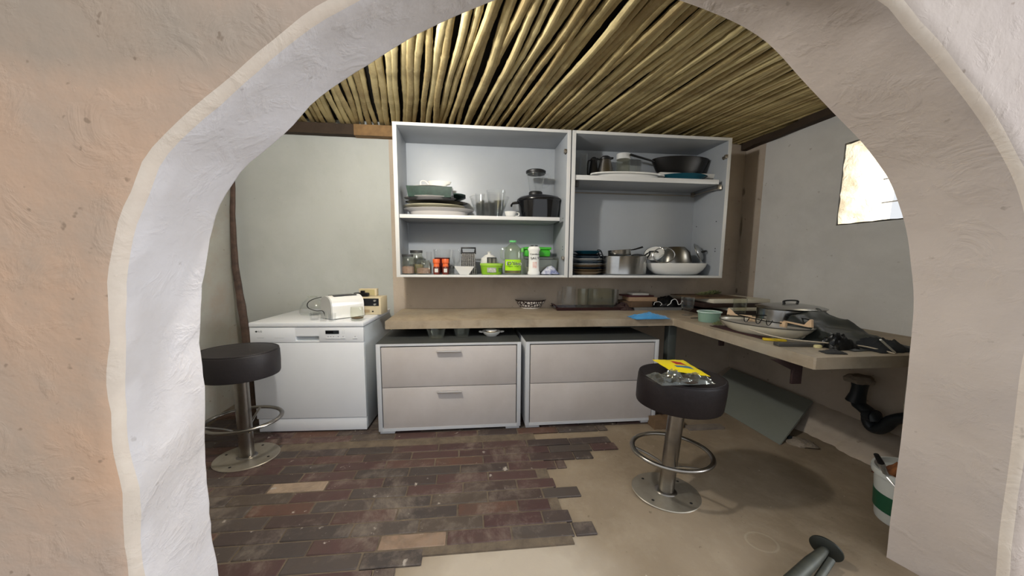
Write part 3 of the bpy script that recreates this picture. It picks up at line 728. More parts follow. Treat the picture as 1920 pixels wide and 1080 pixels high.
m_cream = mat('ceramic_cream', 'd9d3b6', 0.2, coat=0.3)
m_black = mat('glazed_black', '0f0f12', 0.12, coat=0.5)
m_blackp = mat('black_plastic', '1a1a1b', 0.42)
m_green = mat('ceramic_green', '2f473e', 0.25, coat=0.3, noise_amt=0.6, noise_scale=25, col2='1b2c28')
m_teal = mat('ceramic_teal', '164f60', 0.22, coat=0.3)
m_navy = mat('ceramic_navy', '22384a', 0.22, coat=0.3)
m_stone = mat('stoneware_brown', '8d7659', 0.35)
m_alu = mat('aluminium', 'b4b4b2', 0.24, 1.0, noise_amt=0.4, noise_scale=10, col2='8f8f8d')
m_iron = mat('cast_iron', '1b1a1a', 0.38, 0.3)
m_enamel = mat('dark_lid', '242427', 0.3)

def plate_prof(r, h, t=0.004, foot=0.55):
    return [(0, 0), (r*foot, 0), (r*foot+0.006, h*0.12), (r*0.82, h*0.62), (r-0.003, h-t), (r, h-t*0.4), (r-0.002, h), (r*0.80, h*0.66+t), (r*foot, h*0.12+t), (0, t)]
def bowl_prof(r, h, t=0.004, foot=0.45, p=0.5):
    out = [(0, 0), (r*foot, 0), (r*foot, 0.004)]
    for k in range(1, 9): s = k/8; out.append((r*foot+(r-r*foot)*s**p, 0.004+(h-0.004)*s))
    for k in range(8, 0, -1): s = k/8; out.append((max(r*foot+(r-r*foot)*s**p-t, 0.002), 0.004+(h-0.004)*s+(0.001 if k < 8 else 0)))
    return out+[(0, t+0.003)]
def glass_prof(r0, r1, h, t=0.0025, base=0.008):
    return [(0, 0), (r0, 0), (r0+(r1-r0)*0.5, h*0.5), (r1, h), (r1-t, h), (r0+(r1-r0)*0.5-t, h*0.5), (r0-t, base), (0, base)]
def one(name, label, cat, pos, prof, m, seg=40, sx=1, sy=1, rot=0, tilt=None, group=None, mod=None):
    return single(name, label, cat, pos, MB().lathe(prof, seg, None, sx, sy, mod), m, rot, tilt, group)

# --- left cabinet, middle shelf (everything stands on SA) ---
Yc = 2.625
def shelf_plate(label, u0, u1, vb, vt, m, depth=0.30, name='plate', cat='plate', group=None, zb=None, foot=0.55):
    x, w = span(u0, u1, vt, Yc); zt = hz((u0+u1)/2, vt, Yc-0.03); z0 = zb if zb is not None else hz((u0+u1)/2, vb, Yc-0.03)
    h = max(zt-z0, 0.006); o = single(name, label, cat, (x, Yc, z0), MB().lathe(plate_prof(w/2, h, 0.005, foot), 48, None, 1, depth/w), m, group=group)
    return z0, zt
z0, z1 = shelf_plate('large pale grey oval platter at the bottom of the plate pile under the green dishes', 756, 889, 397, 392.5, m_porg, zb=SA+0.001, name='platter', cat='platter', foot=0.74)
z0, z2 = shelf_plate('cream oval plate second from the bottom of the pile under the green dishes', 758, 872, 0, 386, m_cream, zb=z1-0.014)
z0, z3 = shelf_plate('glossy black oval plate in the middle of the pile under the green dishes', 760, 877, 0, 379, m_black, zb=z2-0.012)
z0, z4 = shelf_plate('grey rimmed plate directly under the dark green square dish', 758, 858, 0, 371, m_porg, 0.28, zb=z3-0.010)
x, w = span(766, 850, 356, Yc); zs = z4-0.010; zt = hz(808, 351.5, Yc)
def sqdish(w, d, h, t=0.005, flare=0.82):
    mb = MB(); o = [(-w/2, -d/2), (w/2, -d/2), (w/2, d/2), (-w/2, d/2)]
    vs = [(a*flare, b*flare, 0) for a, b in o]+[(a, b, h) for a, b in o]+[(a*(1-2*t/w), b*(1-2*t/d), h) for a, b in o]+[(a*flare*(1-2*t/w), b*flare*(1-2*t/d), t) for a, b in o]
    fs = [[3, 2, 1, 0]]
    for k in range(3):
        for i in range(4): j = (i+1) % 4; fs.append([k*4+i, k*4+j, k*4+4+j, k*4+4+i])
    fs.append([12, 13, 14, 15]); return mb.add(vs, fs)
hsq = (zt-zs)*0.82
single('square_dish', 'dark green square dish below the white sauce boat', 'dish', (x, Yc, zs), sqdish(w*0.98, 0.25, hsq, flare=0.93), m_green)
lx, lw = span(843, 867, 360, Yc-0.02)
def leaf(a, b): 
    s = a*2-1; q = (1-b)*0.5+0.5
    return (lw*0.9*(b-0.5), 0.16*s*(1-b**2*0.6), 0.03*b+0.018*abs(s)*(1-b)+0.004*math.sin(a*9))
single('leaf_dish', 'dark green leaf-shaped dish sticking out right of the square dish', 'dish', (lx+0.025, Yc, z4-0.004), MB().sheet(leaf, 14, 10, 0.008), m_green)
one('plate', 'thin pale plate lying on the dark green square dish', 'plate', (x, Yc, zs+hsq+0.001), plate_prof(w/2*1.0, 0.011, 0.004, 0.6), m_porc, sy=0.8)
bz = zs+hsq+0.007; bx_, bw = span(801, 842, 345, Yc); bh = hz(815, 340.5, Yc)-bz
t = Thing('sauce_boat', 'white china sauce boat with loop handle on top of the plate pile', 'sauce boat', (bx_, Yc, bz))
t.part('body', MB().lathe(bowl_prof(bw/2*0.95, bh, 0.004, 0.55), 36, None, 1, 0.55, mod=lambda a, j: 1+(0.28*max(0, math.cos(a))**6 if j > 6 and j < 13 else 0)), m_porc)
t.part('handle', MB().tube(smooth([(-bw*0.42, 0, bh*0.55), (-bw*0.60, 0, bh*1.02), (-bw*0.78, 0, bh*0.95), (-bw*0.78, 0, bh*0.35), (-bw*0.55, 0, bh*0.12), (-bw*0.36, 0, bh*0.2)]), 0.006, 8), m_porc)
# glass bowl with glasses in it
gx, gw = span(880, 955, 372, Yc); gz = SA+0.001
gh = hz(918, 370.5, Yc)-gz
one('mixing_bowl', 'large clear glass bowl holding glass beakers on the middle shelf', 'bowl', (gx, Yc, gz), bowl_prof(gw/2, gh, 0.004, 0.55, 0.85), m_glass, 48, sy=0.95)
a, b = span(911, 948, 365, Yc); one('glass_beaker', 'tall clear glass beaker standing inside the large glass bowl, right one', 'glass', (a, Yc-0.03, gz+0.009), glass_prof(b*0.32, b/2*0.98, hz(930, 359.5, Yc)-gz-0.009, 0.004), m_glass, 32)
t = Thing('glass_mug', 'clear glass mug with a handle inside the large glass bowl, left one', 'mug', (span(893, 908, 365, Yc)[0], Yc+0.03, gz+0.009))
t.part('body', MB().lathe(glass_prof(0.026, 0.034, hz(900, 362, Yc)-gz-0.009, 0.003), 28), m_glass); hh = hz(900, 362, Yc)-gz-0.01
t.part('handle', MB().tube(smooth([(-0.032, 0, hh*0.92), (-0.055, 0, hh*0.9), (-0.055, 0, hh*0.5), (-0.030, 0, hh*0.42)]), 0.004, 8), m_glass)
t = Thing('teacup', 'small white teacup between the large glass bowl and the black casserole', 'cup', (span(947, 966, 390, Yc-0.07)[0], Yc-0.09, SA+0.001))
t.part('body', MB().lathe(bowl_prof(0.040, 0.052, 0.003, 0.5), 30), m_porc); t.part('handle', MB().tube(smooth([(0.036, 0, 0.045), (0.056, 0, 0.043), (0.054, 0, 0.02), (0.030, 0, 0.016)]), 0.0035, 8), m_porc)
# casserole and blender jug
cx_, cw = span(970, 1051, 380, Yc); ch = hz(1010, 372.5, Yc)-SA
t = Thing('casserole', 'glossy black casserole dish with lid under the blender jug', 'casserole', (cx_, Yc, SA+0.001))
r = cw/2
t.part('pot', MB().lathe([(0, 0), (r*0.80, 0), (r*0.86, 0.006), (r*0.97, ch*0.82), (r*1.02, ch*0.86), (r*1.02, ch*0.9), (0, ch*0.9)], 48), m_black)
t.part('lid', MB().lathe([(0, ch*0.905), (r*1.0, ch*0.905), (r*1.01, ch*0.93), (r*0.9, ch*1.02), (r*0.5, ch*1.12), (0, ch*1.14)], 48), m_enamel)
t.part('handle', MB().tube(smooth([(-r*0.93, 0.03, ch*0.78), (-r*1.22, 0.03, ch*0.74), (-r*1.27, 0, ch*0.6), (-r*1.22, -0.03, ch*0.74), (-r*0.93, -0.03, ch*0.78)]), 0.006, 8), m_black)
jz = SA+ch*1.14+0.003; jx, jw = span(987, 1022, 340, Yc); jt = hz(1005, 319, Yc); H = jt-jz
t = Thing('blender_jug', 'clear blender jug with black lid and base standing on the black casserole', 'blender jug', (jx, Yc, jz)); r = jw/2
t.part('base', MB().lathe([(0, 0), (r*0.72, 0), (r*0.72, H*0.10), (r*0.66, H*0.13), (0, H*0.13)], 36), m_blackp)
t.part('jug', MB().lathe([(r*0.64, H*0.131), (r*0.72, H*0.3), (r*0.98, H*0.86), (r*0.955, H*0.86), (r*0.69, H*0.3), (r*0.60, H*0.14)], 36), m_glass)
t.part('lid', MB().lathe([(0, H*0.80), (r*0.93, H*0.82), (r*0.94, H*0.865), (r*1.04, H*0.87), (r*1.05, H*0.95), (r*0.9, H*0.985), (0, H)], 36), m_blackp)
t.part('handle', MB().tube(smooth([(r*0.93, 0, H*0.82), (r*1.35, 0, H*0.84), (r*1.45, 0, H*0.7), (r*1.38, 0, H*0.42), (r*0.80, 0, H*0.30)]), 0.009, 10, flat=0.8), m_glass)

# --- left cabinet, bottom ---
Yf, Yb2 = 2.505, 2.66
def bz_top(u, v, Y): return hz(u, v, Y)-BOT-0.001
def jar(label, u0, u1, vt, Y, lid=None, fill=None, squash=0.85):
    x, w = span(u0, u1, vt, Y); h = bz_top((u0+u1)/2, vt, Y); r = w/2
    t = Thing('glass_jar', label, 'jar', (x, Y, BOT+0.001)); hh = h*(0.88 if lid else 1)
    t.part('glass', MB().lathe([(0, 0), (r*0.9, 0), (r, r*0.12), (r, hh*0.62), (r*0.86, hh*0.84), (r*0.74, hh*0.9), (r*0.74, hh), (r*0.70, hh), (r*0.70, hh*0.9), (r*0.94, hh*0.6), (r*0.94, r*0.16), (0, r*0.1)], 32), m_glassg)
    if fill: t.part('contents', MB().lathe([(0, r*0.12), (r*0.90, r*0.18), (r*0.90, hh*0.42), (r*0.5, hh*0.47), (0, hh*0.45)], 24), fill)
    if lid: t.part('lid', MB().lathe([(0, hh+0.001), (r*0.80, hh+0.001), (r*0.82, h), (0, h)], 32), lid)
    return t
m_herb = mat('dried_herbs', '8d8560', 0.9, noise_amt=0.8, noise_scale=40, col2='b39f74'); m_nuts = mat('dry_contents_pink', 'a8897a', 0.9, noise_amt=0.8, noise_scale=40)
m_lidd = mat('lid_dark_metal', '5a5a58', 0.35, 0.7)
jar('round glass jar at the far left front of the bottom shelf', 751, 777, 477, Yf+0.02, m_lidd, m_nuts)
jar('taller glass jar with dark lid behind the two left glass jars', 766, 795, 469.5, Yb2-0.01, m_lidd, m_herb)
jar('squat glass jar just left of the orange spice grinders', 780, 809, 488, Yf+0.01, None, m_nuts)
x, w = span(745, 757, 500, 2.68); one('canister', 'small black canister at the left wall of the bottom shelf', 'canister', (x+0.02, 2.74, BOT+0.001), [(0, 0), (w/2*0.9, 0), (w/2*0.9, 0.085), (w/2*0.8, 0.09), (0, 0.09)], m_blackp)
x, w = span(799, 810, 475, Yb2); one('drinking_glass', 'narrow clear glass behind the jars, left of the glass with red liquid', 'glass', (x, Yb2, BOT+0.001), glass_prof(w*0.4, w/2, bz_top(804, 472, Yb2)), m_glass, 28)
x, w = span(812, 845, 470, 2.64); h = bz_top(828, 467.5, 2.64); t = Thing('glass_vase', 'wide clear glass with dark red liquid behind the orange spice grinders', 'glass', (x, 2.655, BOT+0.001)); r = w/2
t.part('glass', MB().lathe(glass_prof(r*0.8, r, h, 0.003), 36), m_glass)
t.part('red_liquid', MB().lathe([(0, 0.010), (r*0.76, 0.010), (r*0.90, h*0.66), (0, h*0.66)], 36), mat('red_liquid', '6e1512', 0.1, trans=0.5))
m_or = mat('orange_plastic', 'd8622f', 0.4); m_lbl = mat('label_white', 'cfcfc9', 0.5); m_spice = mat('spice_red', '6b2a1c', 0.4, noise_amt=0.5, noise_scale=60); m_bc = mat('barcode_ink', '4c4c4c', 0.6)
for u0, u1, lab in ((811.5, 825, 'left of the two orange-capped spice grinders'), (828.5, 842, 'right of the two orange-capped spice grinders')):
    x, w = span(u0, u1, 495, Yf); h = bz_top((u0+u1)/2, 485.5, Yf); r = w/2
    t = Thing('spice_grinder', lab, 'spice grinder', (x, Yf, BOT+0.001), group='orange-capped spice grinders')
    t.part('jar', MB().lathe([(0, 0), (r*0.86, 0), (r*0.88, 0.004), (r*0.88, h*0.44), (r*0.75, h*0.5), (0, h*0.5)], 24), m_spice)
    t.part('grinder_head', MB().lathe([(0, h*0.5), (r*0.86, h*0.5), (r*0.88, h*0.52), (r*0.80, h*0.56), (r*0.80, h*0.70), (r*1.0, h*0.74), (r*1.0, h*0.97), (r*0.9, h), (0, h)], 24, mod=None), m_or)
    lb = t.part('label', MB().lathe([(r*0.885, h*0.1), (r*0.9, h*0.1), (r*0.9, h*0.40), (r*0.885, h*0.40)], 24), m_spice)
    t.part('barcode_panel', MB().bx(-r*0.45, r*0.5, -r*0.93, -r*0.80, h*0.14, h*0.38), m_lbl, lb)
x, w = span(842, 852, 505, Yf+0.02); h = bz_top(847, 499, Yf); t = Thing('spice_pot', 'tiny glass spice pot with grey lid between the grinders and the white dish', 'spice pot', (x, Yf+0.03, BOT+0.001))
t.part('pot', MB().lathe([(0, 0), (w*0.45, 0), (w*0.45, h*0.7), (0, h*0.7)], 20), m_glassg); t.part('lid', MB().lathe([(0, h*0.71), (w*0.5, h*0.71), (w*0.5, h), (0, h)], 20), m_lidd)
x, w = span(847, 864, 480, 2.63); h = bz_top(855, 468.5, 2.63); r = w/2
one('wine_glass', 'stemmed wine glass behind the white dish, left of the grater', 'wine glass', (x+0.002, 2.63, BOT+0.001), [(0, 0), (r*0.8, 0), (r*0.8, 0.002), (0.006, 0.008), (0.005, h*0.38), (r*0.7, h*0.48), (r, h*0.7), (r*0.85, h), (r*0.81, h), (r*0.95, h*0.7), (r*0.64, h*0.5), (0, h*0.42)], m_glass, 32)
# box grater
m_grate = mat('grater_steel', '9c9a96', 0.3, 1.0); n = NT(m_grate)
vv_ = m_grate.node_tree.nodes.new('ShaderNodeTexVoronoi'); vv_.inputs['Scale'].default_value = 1.0; vv_.inputs['Randomness'].default_value = 0.0
sc_ = n.scaled((58, 0.01, 80)); m_grate.node_tree.links.new(sc_, vv_.inputs['Vector'])
hole = n.map(vv_.outputs['Distance'], 0.24, 0.30, 1, 0); n.color(n.mix(hole, 'aaa8a4', '3a3733'))
n.bump([(n.map(vv_.outputs['Distance'], 0.2, 0.5, 1, 0), 0.8, 0.004)])
x, w = span(864, 893, 500, Yf+0.10); h = bz_top(878, 463, Yf+0.10)
t = Thing('box_grater', 'steel box grater with black handle standing behind the white dish', 'grater', (x, Yf+0.115, BOT+0.001))
hb = h*0.76; a, b = w/2*1.05, w/2*0.84
vs = [(-a, -0.045, 0), (a, -0.045, 0), (a, 0.045, 0), (-a, 0.045, 0), (-b, -0.03, hb), (b, -0.03, hb), (b, 0.03, hb), (-b, 0.03, hb)]
t.part('body', MB().add(vs, [[3, 2, 1, 0], [0, 1, 5, 4], [1, 2, 6, 5], [2, 3, 7, 6], [3, 0, 4, 7], [4, 5, 6, 7]]), m_grate)
t.part('handle', MB().tube([(-b*1.0, 0, hb-0.004), (-b*1.05, 0, h-0.008), (b*1.05, 0, h-0.008), (b*1.0, 0, hb-0.004)], 0.008, 8).bx(-b*1.08, b*1.08, -0.034, 0.034, hb, hb+0.012, 0.003), m_blackp)
x, w = span(852, 889, 500, Yf-0.01); h = bz_top(870, 499.5, Yf-0.01)
single('square_dish', 'small white square flared dish in front of the grater', 'dish', (x, Yf-0.005, BOT+0.001), sqdish(w, 0.085, h, 0.004, 0.45), m_porc)
# lime tub
m_lime = mat('lime_plastic', '86b52a', 0.35); m_lime2 = mat('lime_lid', '9fc94a', 0.35)
x, w = span(900, 944, 500, Yf+0.02); h = bz_top(922, 493.5, Yf+0.02); r = w/2
t = Thing('food_tub', 'lime green round plastic tub left of the oil bottle', 'tub', (x, Yf+0.04, BOT+0.001))
t.part('tub', MB().lathe([(0, 0), (r*0.84, 0), (r*0.86, 0.004), (r*0.95, h*0.78), (0, h*0.78)], 40), m_lime); t.part('lid', MB().lathe([(0, h*0.785), (r*0.99, h*0.785), (r, h*0.97), (r*0.93, h), (0, h*0.98)], 40), m_lime2)
def arc_label(r, z0, z1, a0, a1, th=0.0012, N=14):
    vs = []; fs = []
    for i in range(N+1):
        a_ = a0+(a1-a0)*i/N
        for q, z in ((r, z0), (r, z1), (r+th, z1), (r+th, z0)): vs.append((q*math.sin(a_), -q*math.cos(a_), z))
    for i in range(N):
        for k in range(4): fs.append([i*4+k, i*4+(k+1) % 4, (i+1)*4+(k+1) % 4, (i+1)*4+k])
    fs += [[0, 1, 2, 3], [N*4+3, N*4+2, N*4+1, N*4]]
    return MB().add(vs, fs)
t.part('label', arc_label(r*0.945, h*0.2, h*0.62, -0.45, 0.35), mat('tub_label', 'c9c8bd', 0.5, noise_amt=0.8, noise_scale=60, col2='5b6a5e'))
t.part('side_label', arc_label(r*0.945, h*0.25, h*0.6, 0.6, 1.1), mat('tub_label_green', '44672d', 0.5))
zz_ = h+BOT+0.002
# white dome behind and a filter frame
x, w = span(901, 934, 485, 2.66); h2 = bz_top(917, 477, 2.66)
t = Thing('butter_dish', 'white domed pot with knob behind the lime green tub', 'pot', (x, 2.685, BOT+0.001)); r = w/2
t.part('pot', MB().lathe([(0, 0), (r*0.8, 0), (r*0.95, h2*0.5), (0, h2*0.5)], 36), m_porc)
t.part('lid', MB().lathe([(0, h2*0.505), (r, h2*0.505), (r*1.02, h2*0.55), (r*0.92, h2*0.8), (r*0.5, h2*0.96), (0.012, h2), (0.010, h2+0.012), (0.016, h2+0.024), (0, h2+0.028)], 36), m_porc)
x, w = span(913, 930, 488, 2.58); zt = hz(921, 482.5, 2.55)
t = Thing('tea_strainer', 'square dark mesh strainer on the lid of the lime green tub', 'strainer', (x, Yf+0.05, zz_)); hh = zt-zz_
t.part('frame', MB().bx(-w/2, w/2, -0.02, 0.02, hh-0.008, hh).bx(-w/2, -w/2+0.006, -0.02, 0.02, 0, hh-0.008).bx(w/2-0.006, w/2, -0.02, 0.02, 0, hh-0.008).bx(-0.003, 0.003, -0.02, 0.02, 0, hh-0.008), m_blackp)
t.part('mesh', MB().bx(-w/2+0.006, w/2-0.006, -0.012, 0.012, 0, hh-0.009), mat('mesh_grey', '77736a', 0.5, 0.5))
# oil bottle
m_oil = mat('cooking_oil', 'c2a24a', 0.05, trans=0.8, ior=1.3); m_pet = thin_glass('pet_clear', 'f7faf2', 0.45, 0.08, 0.06)
m_limel = mat('label_lime', 'a6dc1c', 0.4); m_cap = mat('cap_mint_green', '67c274', 0.4)
x, w = span(946, 979, 490, Yf); h = bz_top(962, 450.5, Yf); r = w/2
t = Thing('oil_bottle', 'large clear cooking oil bottle with mint green cap and lime green label', 'bottle', (x, Yf+0.035, BOT+0.001))
t.part('bottle', MB().lathe([(0, 0), (r*0.88, 0), (r*0.97, 0.008), (r*0.97, h*0.66), (r*0.88, h*0.78), (r*0.5, h*0.88), (r*0.30, h*0.91), (r*0.30, h*0.945), (r*0.27, h*0.945), (r*0.27, h*0.91), (r*0.84, h*0.77), (r*0.93, h*0.64), (r*0.93, 0.012), (0, 0.006)], 40), m_pet)
t.part('oil', MB().lathe([(0, 0.010), (r*0.90, 0.014), (r*0.92, h*0.15), (0, h*0.15)], 36), m_oil)
t.part('cap', MB().lathe([(0, h*0.945), (r*0.36, h*0.945), (r*0.38, h*0.97), (r*0.38, h), (0, h)], 24, mod=lambda a, j: 1+0.03*math.cos(a*12)), m_cap)
t.part('handle', MB().tube(smooth([(-r*0.75, 0, h*0.80), (-r*1.25, 0, h*0.72), (-r*1.3, 0, h*0.5), (-r*0.96, 0, h*0.42)]), 0.008, 8), m_pet)
lb = t.part('label', arc_label(r*0.975, h*0.12, h*0.44, -1.15, 1.15), m_limel)
m_white2 = mat('print_white', 'eeeeea', 0.5)
t.part('lettering_outline', text_mb("D'lite", r*0.82, tr(0, -r*1.022, h*0.325) @ FRONT, 0.0006, 0.98), m_white2, lb, angle=10)
t.part('lettering', text_mb("D'lite", r*0.74, tr(0, -r*1.035, h*0.325) @ FRONT, 0.0008, 1.0), m_ink, lb, angle=10)
t.part('small_print', MB().bx(-r*0.55, r*0.55, -r*0.99, -r*0.9, h*0.232, h*0.245), mat('print_green', '3c7d1f', 0.5), lb)
# salt
x, w = span(990, 1013, 490, Yf); h = bz_top(1001, 460, Yf); r = w/2
t = Thing('salt_shaker', 'white waisted plastic salt container with black pouring cap reading SALT', 'salt container', (x, Yf+0.01, BOT+0.001))
t.part('bottle', MB().lathe([(0, 0), (r*0.94, 0), (r, 0.006), (r*0.98, h*0.08), (r*0.86, h*0.14), (r*0.85, h*0.45), (r*0.84, h*0.78), (r*0.98, h*0.84), (r*0.99, h*0.88), (r*0.8, h*0.95), (r*0.6, h*0.965), (0, h*0.965)], 40), m_white2)
t.part('cap', MB().bx(-r*0.55, -r*0.12, -r*0.4, r*0.4, h*0.966, h, 0.003), m_blackp); t.part('cap', MB().bx(r*0.12, r*0.55, -r*0.4, r*0.4, h*0.966, h, 0.003), m_blackp)
t.part('lettering', text_mb('SALT', r*0.66, tr(0, -r*0.905, h*0.56) @ FRONT, 0.001), m_ink, angle=10)
t.part('script_lettering', text_mb('Cerebos', r*0.46, tr(0, -r*0.905, h*0.70) @ FRONT @ Matrix.Shear('XY', 4, (0.25, 0)) , 0.001), m_ink, angle=10)
t.part('rose_print', arc_label(r*0.855, h*0.22, h*0.44, -0.4, 0.4), mat('rose_print', 'e3b8ac', 0.5, noise_amt=0.9, noise_scale=70, col2='f0eeea'))
# green lunch box on clear container, blue and white packet
x, w = span(982, 1043, 490, 2.62); zc = bz_top(1010, 481.5, 2.60)
t = Thing('storage_box', 'clear plastic storage box under the green lunch box', 'box', (x, 2.655, BOT+0.001))
t.part('box', sqdish(w*0.98, 0.17, zc*0.84, 0.004, 0.92), m_plast); t.part('lid', MB().bx(-w/2*1.0, w/2*1.0, -0.086, 0.086, zc*0.845, zc, 0.004), m_plast)
t.part('contents', MB().bx(-w/2*0.84, w/2*0.84, -0.068, 0.068, 0.006, zc*0.42, 0.004), mat('grain_contents', '9b9078', 0.9, noise_amt=0.6, noise_scale=80))
x, w = span(982, 1032, 470, 2.62); hh = hz(1010, 463.5, 2.62)-BOT-zc-0.003
t = Thing('lunch_box', 'bright green lunch box on the clear storage box behind the salt', 'box', (x, 2.655, BOT+0.002+zc+0.0005))
m_gr = mat('lunchbox_green', '3fae2c', 0.35); t.part('box', MB().bx(-w/2*0.94, w/2*0.94, -0.07, 0.07, 0, hh*0.72, 0.012), m_gr); t.part('lid', MB().bx(-w/2, w/2, -0.076, 0.076, hh*0.725, hh, 0.006), m_gr)
t.part('clip', MB().bx(-w/2-0.018, -w/2+0.0, -0.03, 0.03, hh*0.45, hh*0.9, 0.004), mat('clip_pale_green', '7fcf68', 0.35))
x, w = span(1016, 1048, 505, Yf); h = bz_top(1032, 496, Yf)
m_pk = mat('packet_blue_white', 'e6e8ee', 0.3, noise_amt=1.0, noise_scale=17, col2='26408c')
def pk(a, b): return (w*(a-0.5), 0.09*(b-0.5), 0.006+(h*0.95)*math.sin(PI*min(1, a*1.05))**0.7*math.sin(PI*b)**0.6*(0.55+0.45*a)+0.006*noise.noise(Vector((a*6, b*6, 2))))
single('foil_packet', 'crumpled blue and white packet right of the salt container', 'packet', (x, Yf+0.02, BOT+0.006), MB().sheet(pk, 18, 12, 0.004), m_pk)

# --- right cabinet, upper shelf (SB) ---
Yr = 2.62
def ztop(u, v, Y, base): return hz(u, v, Y)-base
def tumbler(label, u0, u1, vt, Y, base, m=m_glass, group=None, name='drinking_glass', taper=0.85, t_=0.0025):
    x, w = span(u0, u1, vt, Y); return one(name, label, 'glass', (x, Y, base+0.001), glass_prof(w/2*taper, w/2, hz((u0+u1)/2, vt, Y)-base-0.001, t_), m, 28, group=group)
tumbler('clear glass at the far left of the upper shelf of the right cabinet', 1077, 1087, 296, 2.66, SB)
tumbler('tall clear glass second from the left on the upper shelf of the right cabinet', 1089, 1102, 288.5, 2.54, SB)
def creamer(label, u0, u1, vt, Y, m):
    x, w = span(u0, u1, vt, Y); h = hz((u0+u1)/2, vt, Y)-SB-0.002; r = w/2
    t = Thing('milk_jug', label, 'jug', (x, Y, SB+0.001))
    t.part('body', MB().lathe([(0, 0), (r, 0), (r, h*0.15), (r*0.92, h*0.5), (r*0.66, h*0.86), (0, h*0.86)], 32), m)
    t.part('lid', MB().lathe([(0, h*0.865), (r*0.72, h*0.865), (r*0.74, h*0.93), (r*0.4, h), (0, h)], 28).box((r*0.75, 0, h*0.94), (r*0.5, 0.02, h*0.07), 0.004), m_blackp)
    t.part('handle', MB().tube(smooth([(-r*0.7, 0, h*0.88), (-r*1.25, 0, h*0.82), (-r*1.3, 0, h*0.4), (-r*0.95, 0, h*0.25)]), 0.006, 8), m_blackp)
creamer('small dark metal jug with black lid behind the tall clear glass', 1105, 1122, 295, 2.68, mat('dark_metal', '3c3b3a', 0.3, 0.8))
creamer('stainless steel jug with flat black lid behind the white platter', 1121, 1150, 293, 2.66, m_steel)
x, w = span(1158, 1182, 295, 2.66); h = ztop(1170, 288, 2.66, SB)-0.001; r = w/2
t = Thing('glass_jar', 'clear glass jar with white lid on the upper shelf behind the platter', 'jar', (x, 2.67, SB+0.001))
t.part('glass', MB().lathe(glass_prof(r, r, h*0.8, 0.003), 32), m_glassg); t.part('lid', MB().lathe([(0, h*0.805), (r*1.03, h*0.805), (r*1.03, h*0.98), (r*0.95, h), (0, h)], 32), mat('lid_white', 'd4d4d0', 0.4))
t.part('handle', MB().tube(smooth([(r, 0, h*0.88), (r*1.6, 0, h*0.92), (r*2.0, 0, h*0.75), (r*2.05, 0, h*0.3)]), 0.005, 8), m_glass)
x, w = span(1107, 1246, 320, 2.545); h = 0.062
one('platter', 'large white oval platter at the front edge of the upper shelf in the right cabinet', 'platter', (x, 2.545, SB+0.001), plate_prof(w/2, h*0.72, 0.012, 0.72), m_porc, 56, sy=0.19/w)
x, w = span(1243, 1334, 325, 2.56); one('plate', 'teal plate under the thin white tray and the black wok', 'plate', (x-0.02, 2.60, SB+0.001), plate_prof(w/2, (zteal := hz(1288, 326, 2.50)-SB-0.001), 0.005, 0.7), m_teal, 48, sy=0.27/w)
x, w = span(1222, 1337, 320, 2.64); zw = SB+zteal+0.002-0.012
single('serving_tray', 'thin white tray between the teal plate and the black wok', 'tray', (x+0.01, 2.66, zw), sqdish(w*0.95, 0.21, 0.036, 0.004, 0.9), m_porc)
x, w = span(1222, 1326, 305, 2.66); zk = zw+0.012; hk = hz(1272, 297.5, 2.66)-zk; r = w/2
t = Thing('wok', 'black iron wok on the upper shelf of the right cabinet', 'wok', (x, 2.655, zk))
t.part('pan', MB().lathe([(0, 0), (r*0.55, 0.0), (r*0.82, hk*0.35), (r*1.0, hk*0.9), (r*0.98, hk*0.92), (r*0.78, hk*0.4), (r*0.5, 0.006), (0, 0.006)], 48, None, 1, 0.24/w), m_iron)
t.part('grip', MB().tube([(r*0.98, 0, hk*0.85), (r*1.1, 0, hk*1.1), (r*1.13, 0, hk*1.25)], [0.01, 0.012, 0.02], 10), m_blackp)
x0_, x1_ = at(1187, 305, 'y', 2.56).x, at(1219, 310, 'y', 2.56).x
t.part('long_handle', MB().tube([(-r*0.98, -0.02, hk*0.75), (-r*1.15, -0.03, hk*0.8), (x0_-x, -0.045, hk*1.0)], [0.008, 0.011, 0.013], 10, flat=0.7), m_blackp)
# --- right cabinet, bottom ---
Yp = 2.60; cols_ = [(m_stone, 'sand'), (m_stone, 'brown'), (m_navy, 'dark'), (m_stone, 'tan'), (m_porc, 'white'), (m_navy, 'navy'), (m_porc, 'white'), (m_navy, 'dark navy'), (m_blackp, 'black'), (m_teal, 'teal')]
vts = [509, 505, 501.5, 497.5, 494.5, 489.5, 485, 480, 476.5, 470.5]
names_ = ['sand coloured plate at the very bottom of the plate stack left of the steel pot', 'brown plate second from the bottom of the stack left of the steel pot', 'dark plate third from the bottom of the stack left of the steel pot', 'tan plate fourth from the bottom of the stack left of the steel pot', 'white rimmed plate in the lower middle of the stack left of the steel pot', 'navy plate in the middle of the stack, between two white ones', 'white rimmed plate in the upper middle of the stack left of the steel pot', 'dark navy plate third from the top of the stack left of the steel pot', 'black plate second from the top of the stack left of the steel pot', 'teal plate on top of the stack left of the steel pot']
zp = BOT+0.001
x, w = span(1070, 1127, 495, Yp)
for (m_, cn), vt, lab in zip(cols_, vts, names_):
    zt = hz(1098, vt, Yp-0.02); one('dinner_plate', lab, 'plate', (x+0.006, Yp, zp), plate_prof(w/2-(0.012 if vt < 472 else 0.002*(vt % 2)), max(zt-zp, 0.006), 0.004, 0.62), m_, 40, group='plates stacked in the right cabinet'); zp += max((zt-zp), 0.006)*1.0-0.0 if False else (hz(1098, vt, Yp-0.02)-zp)*0.98+0.0005
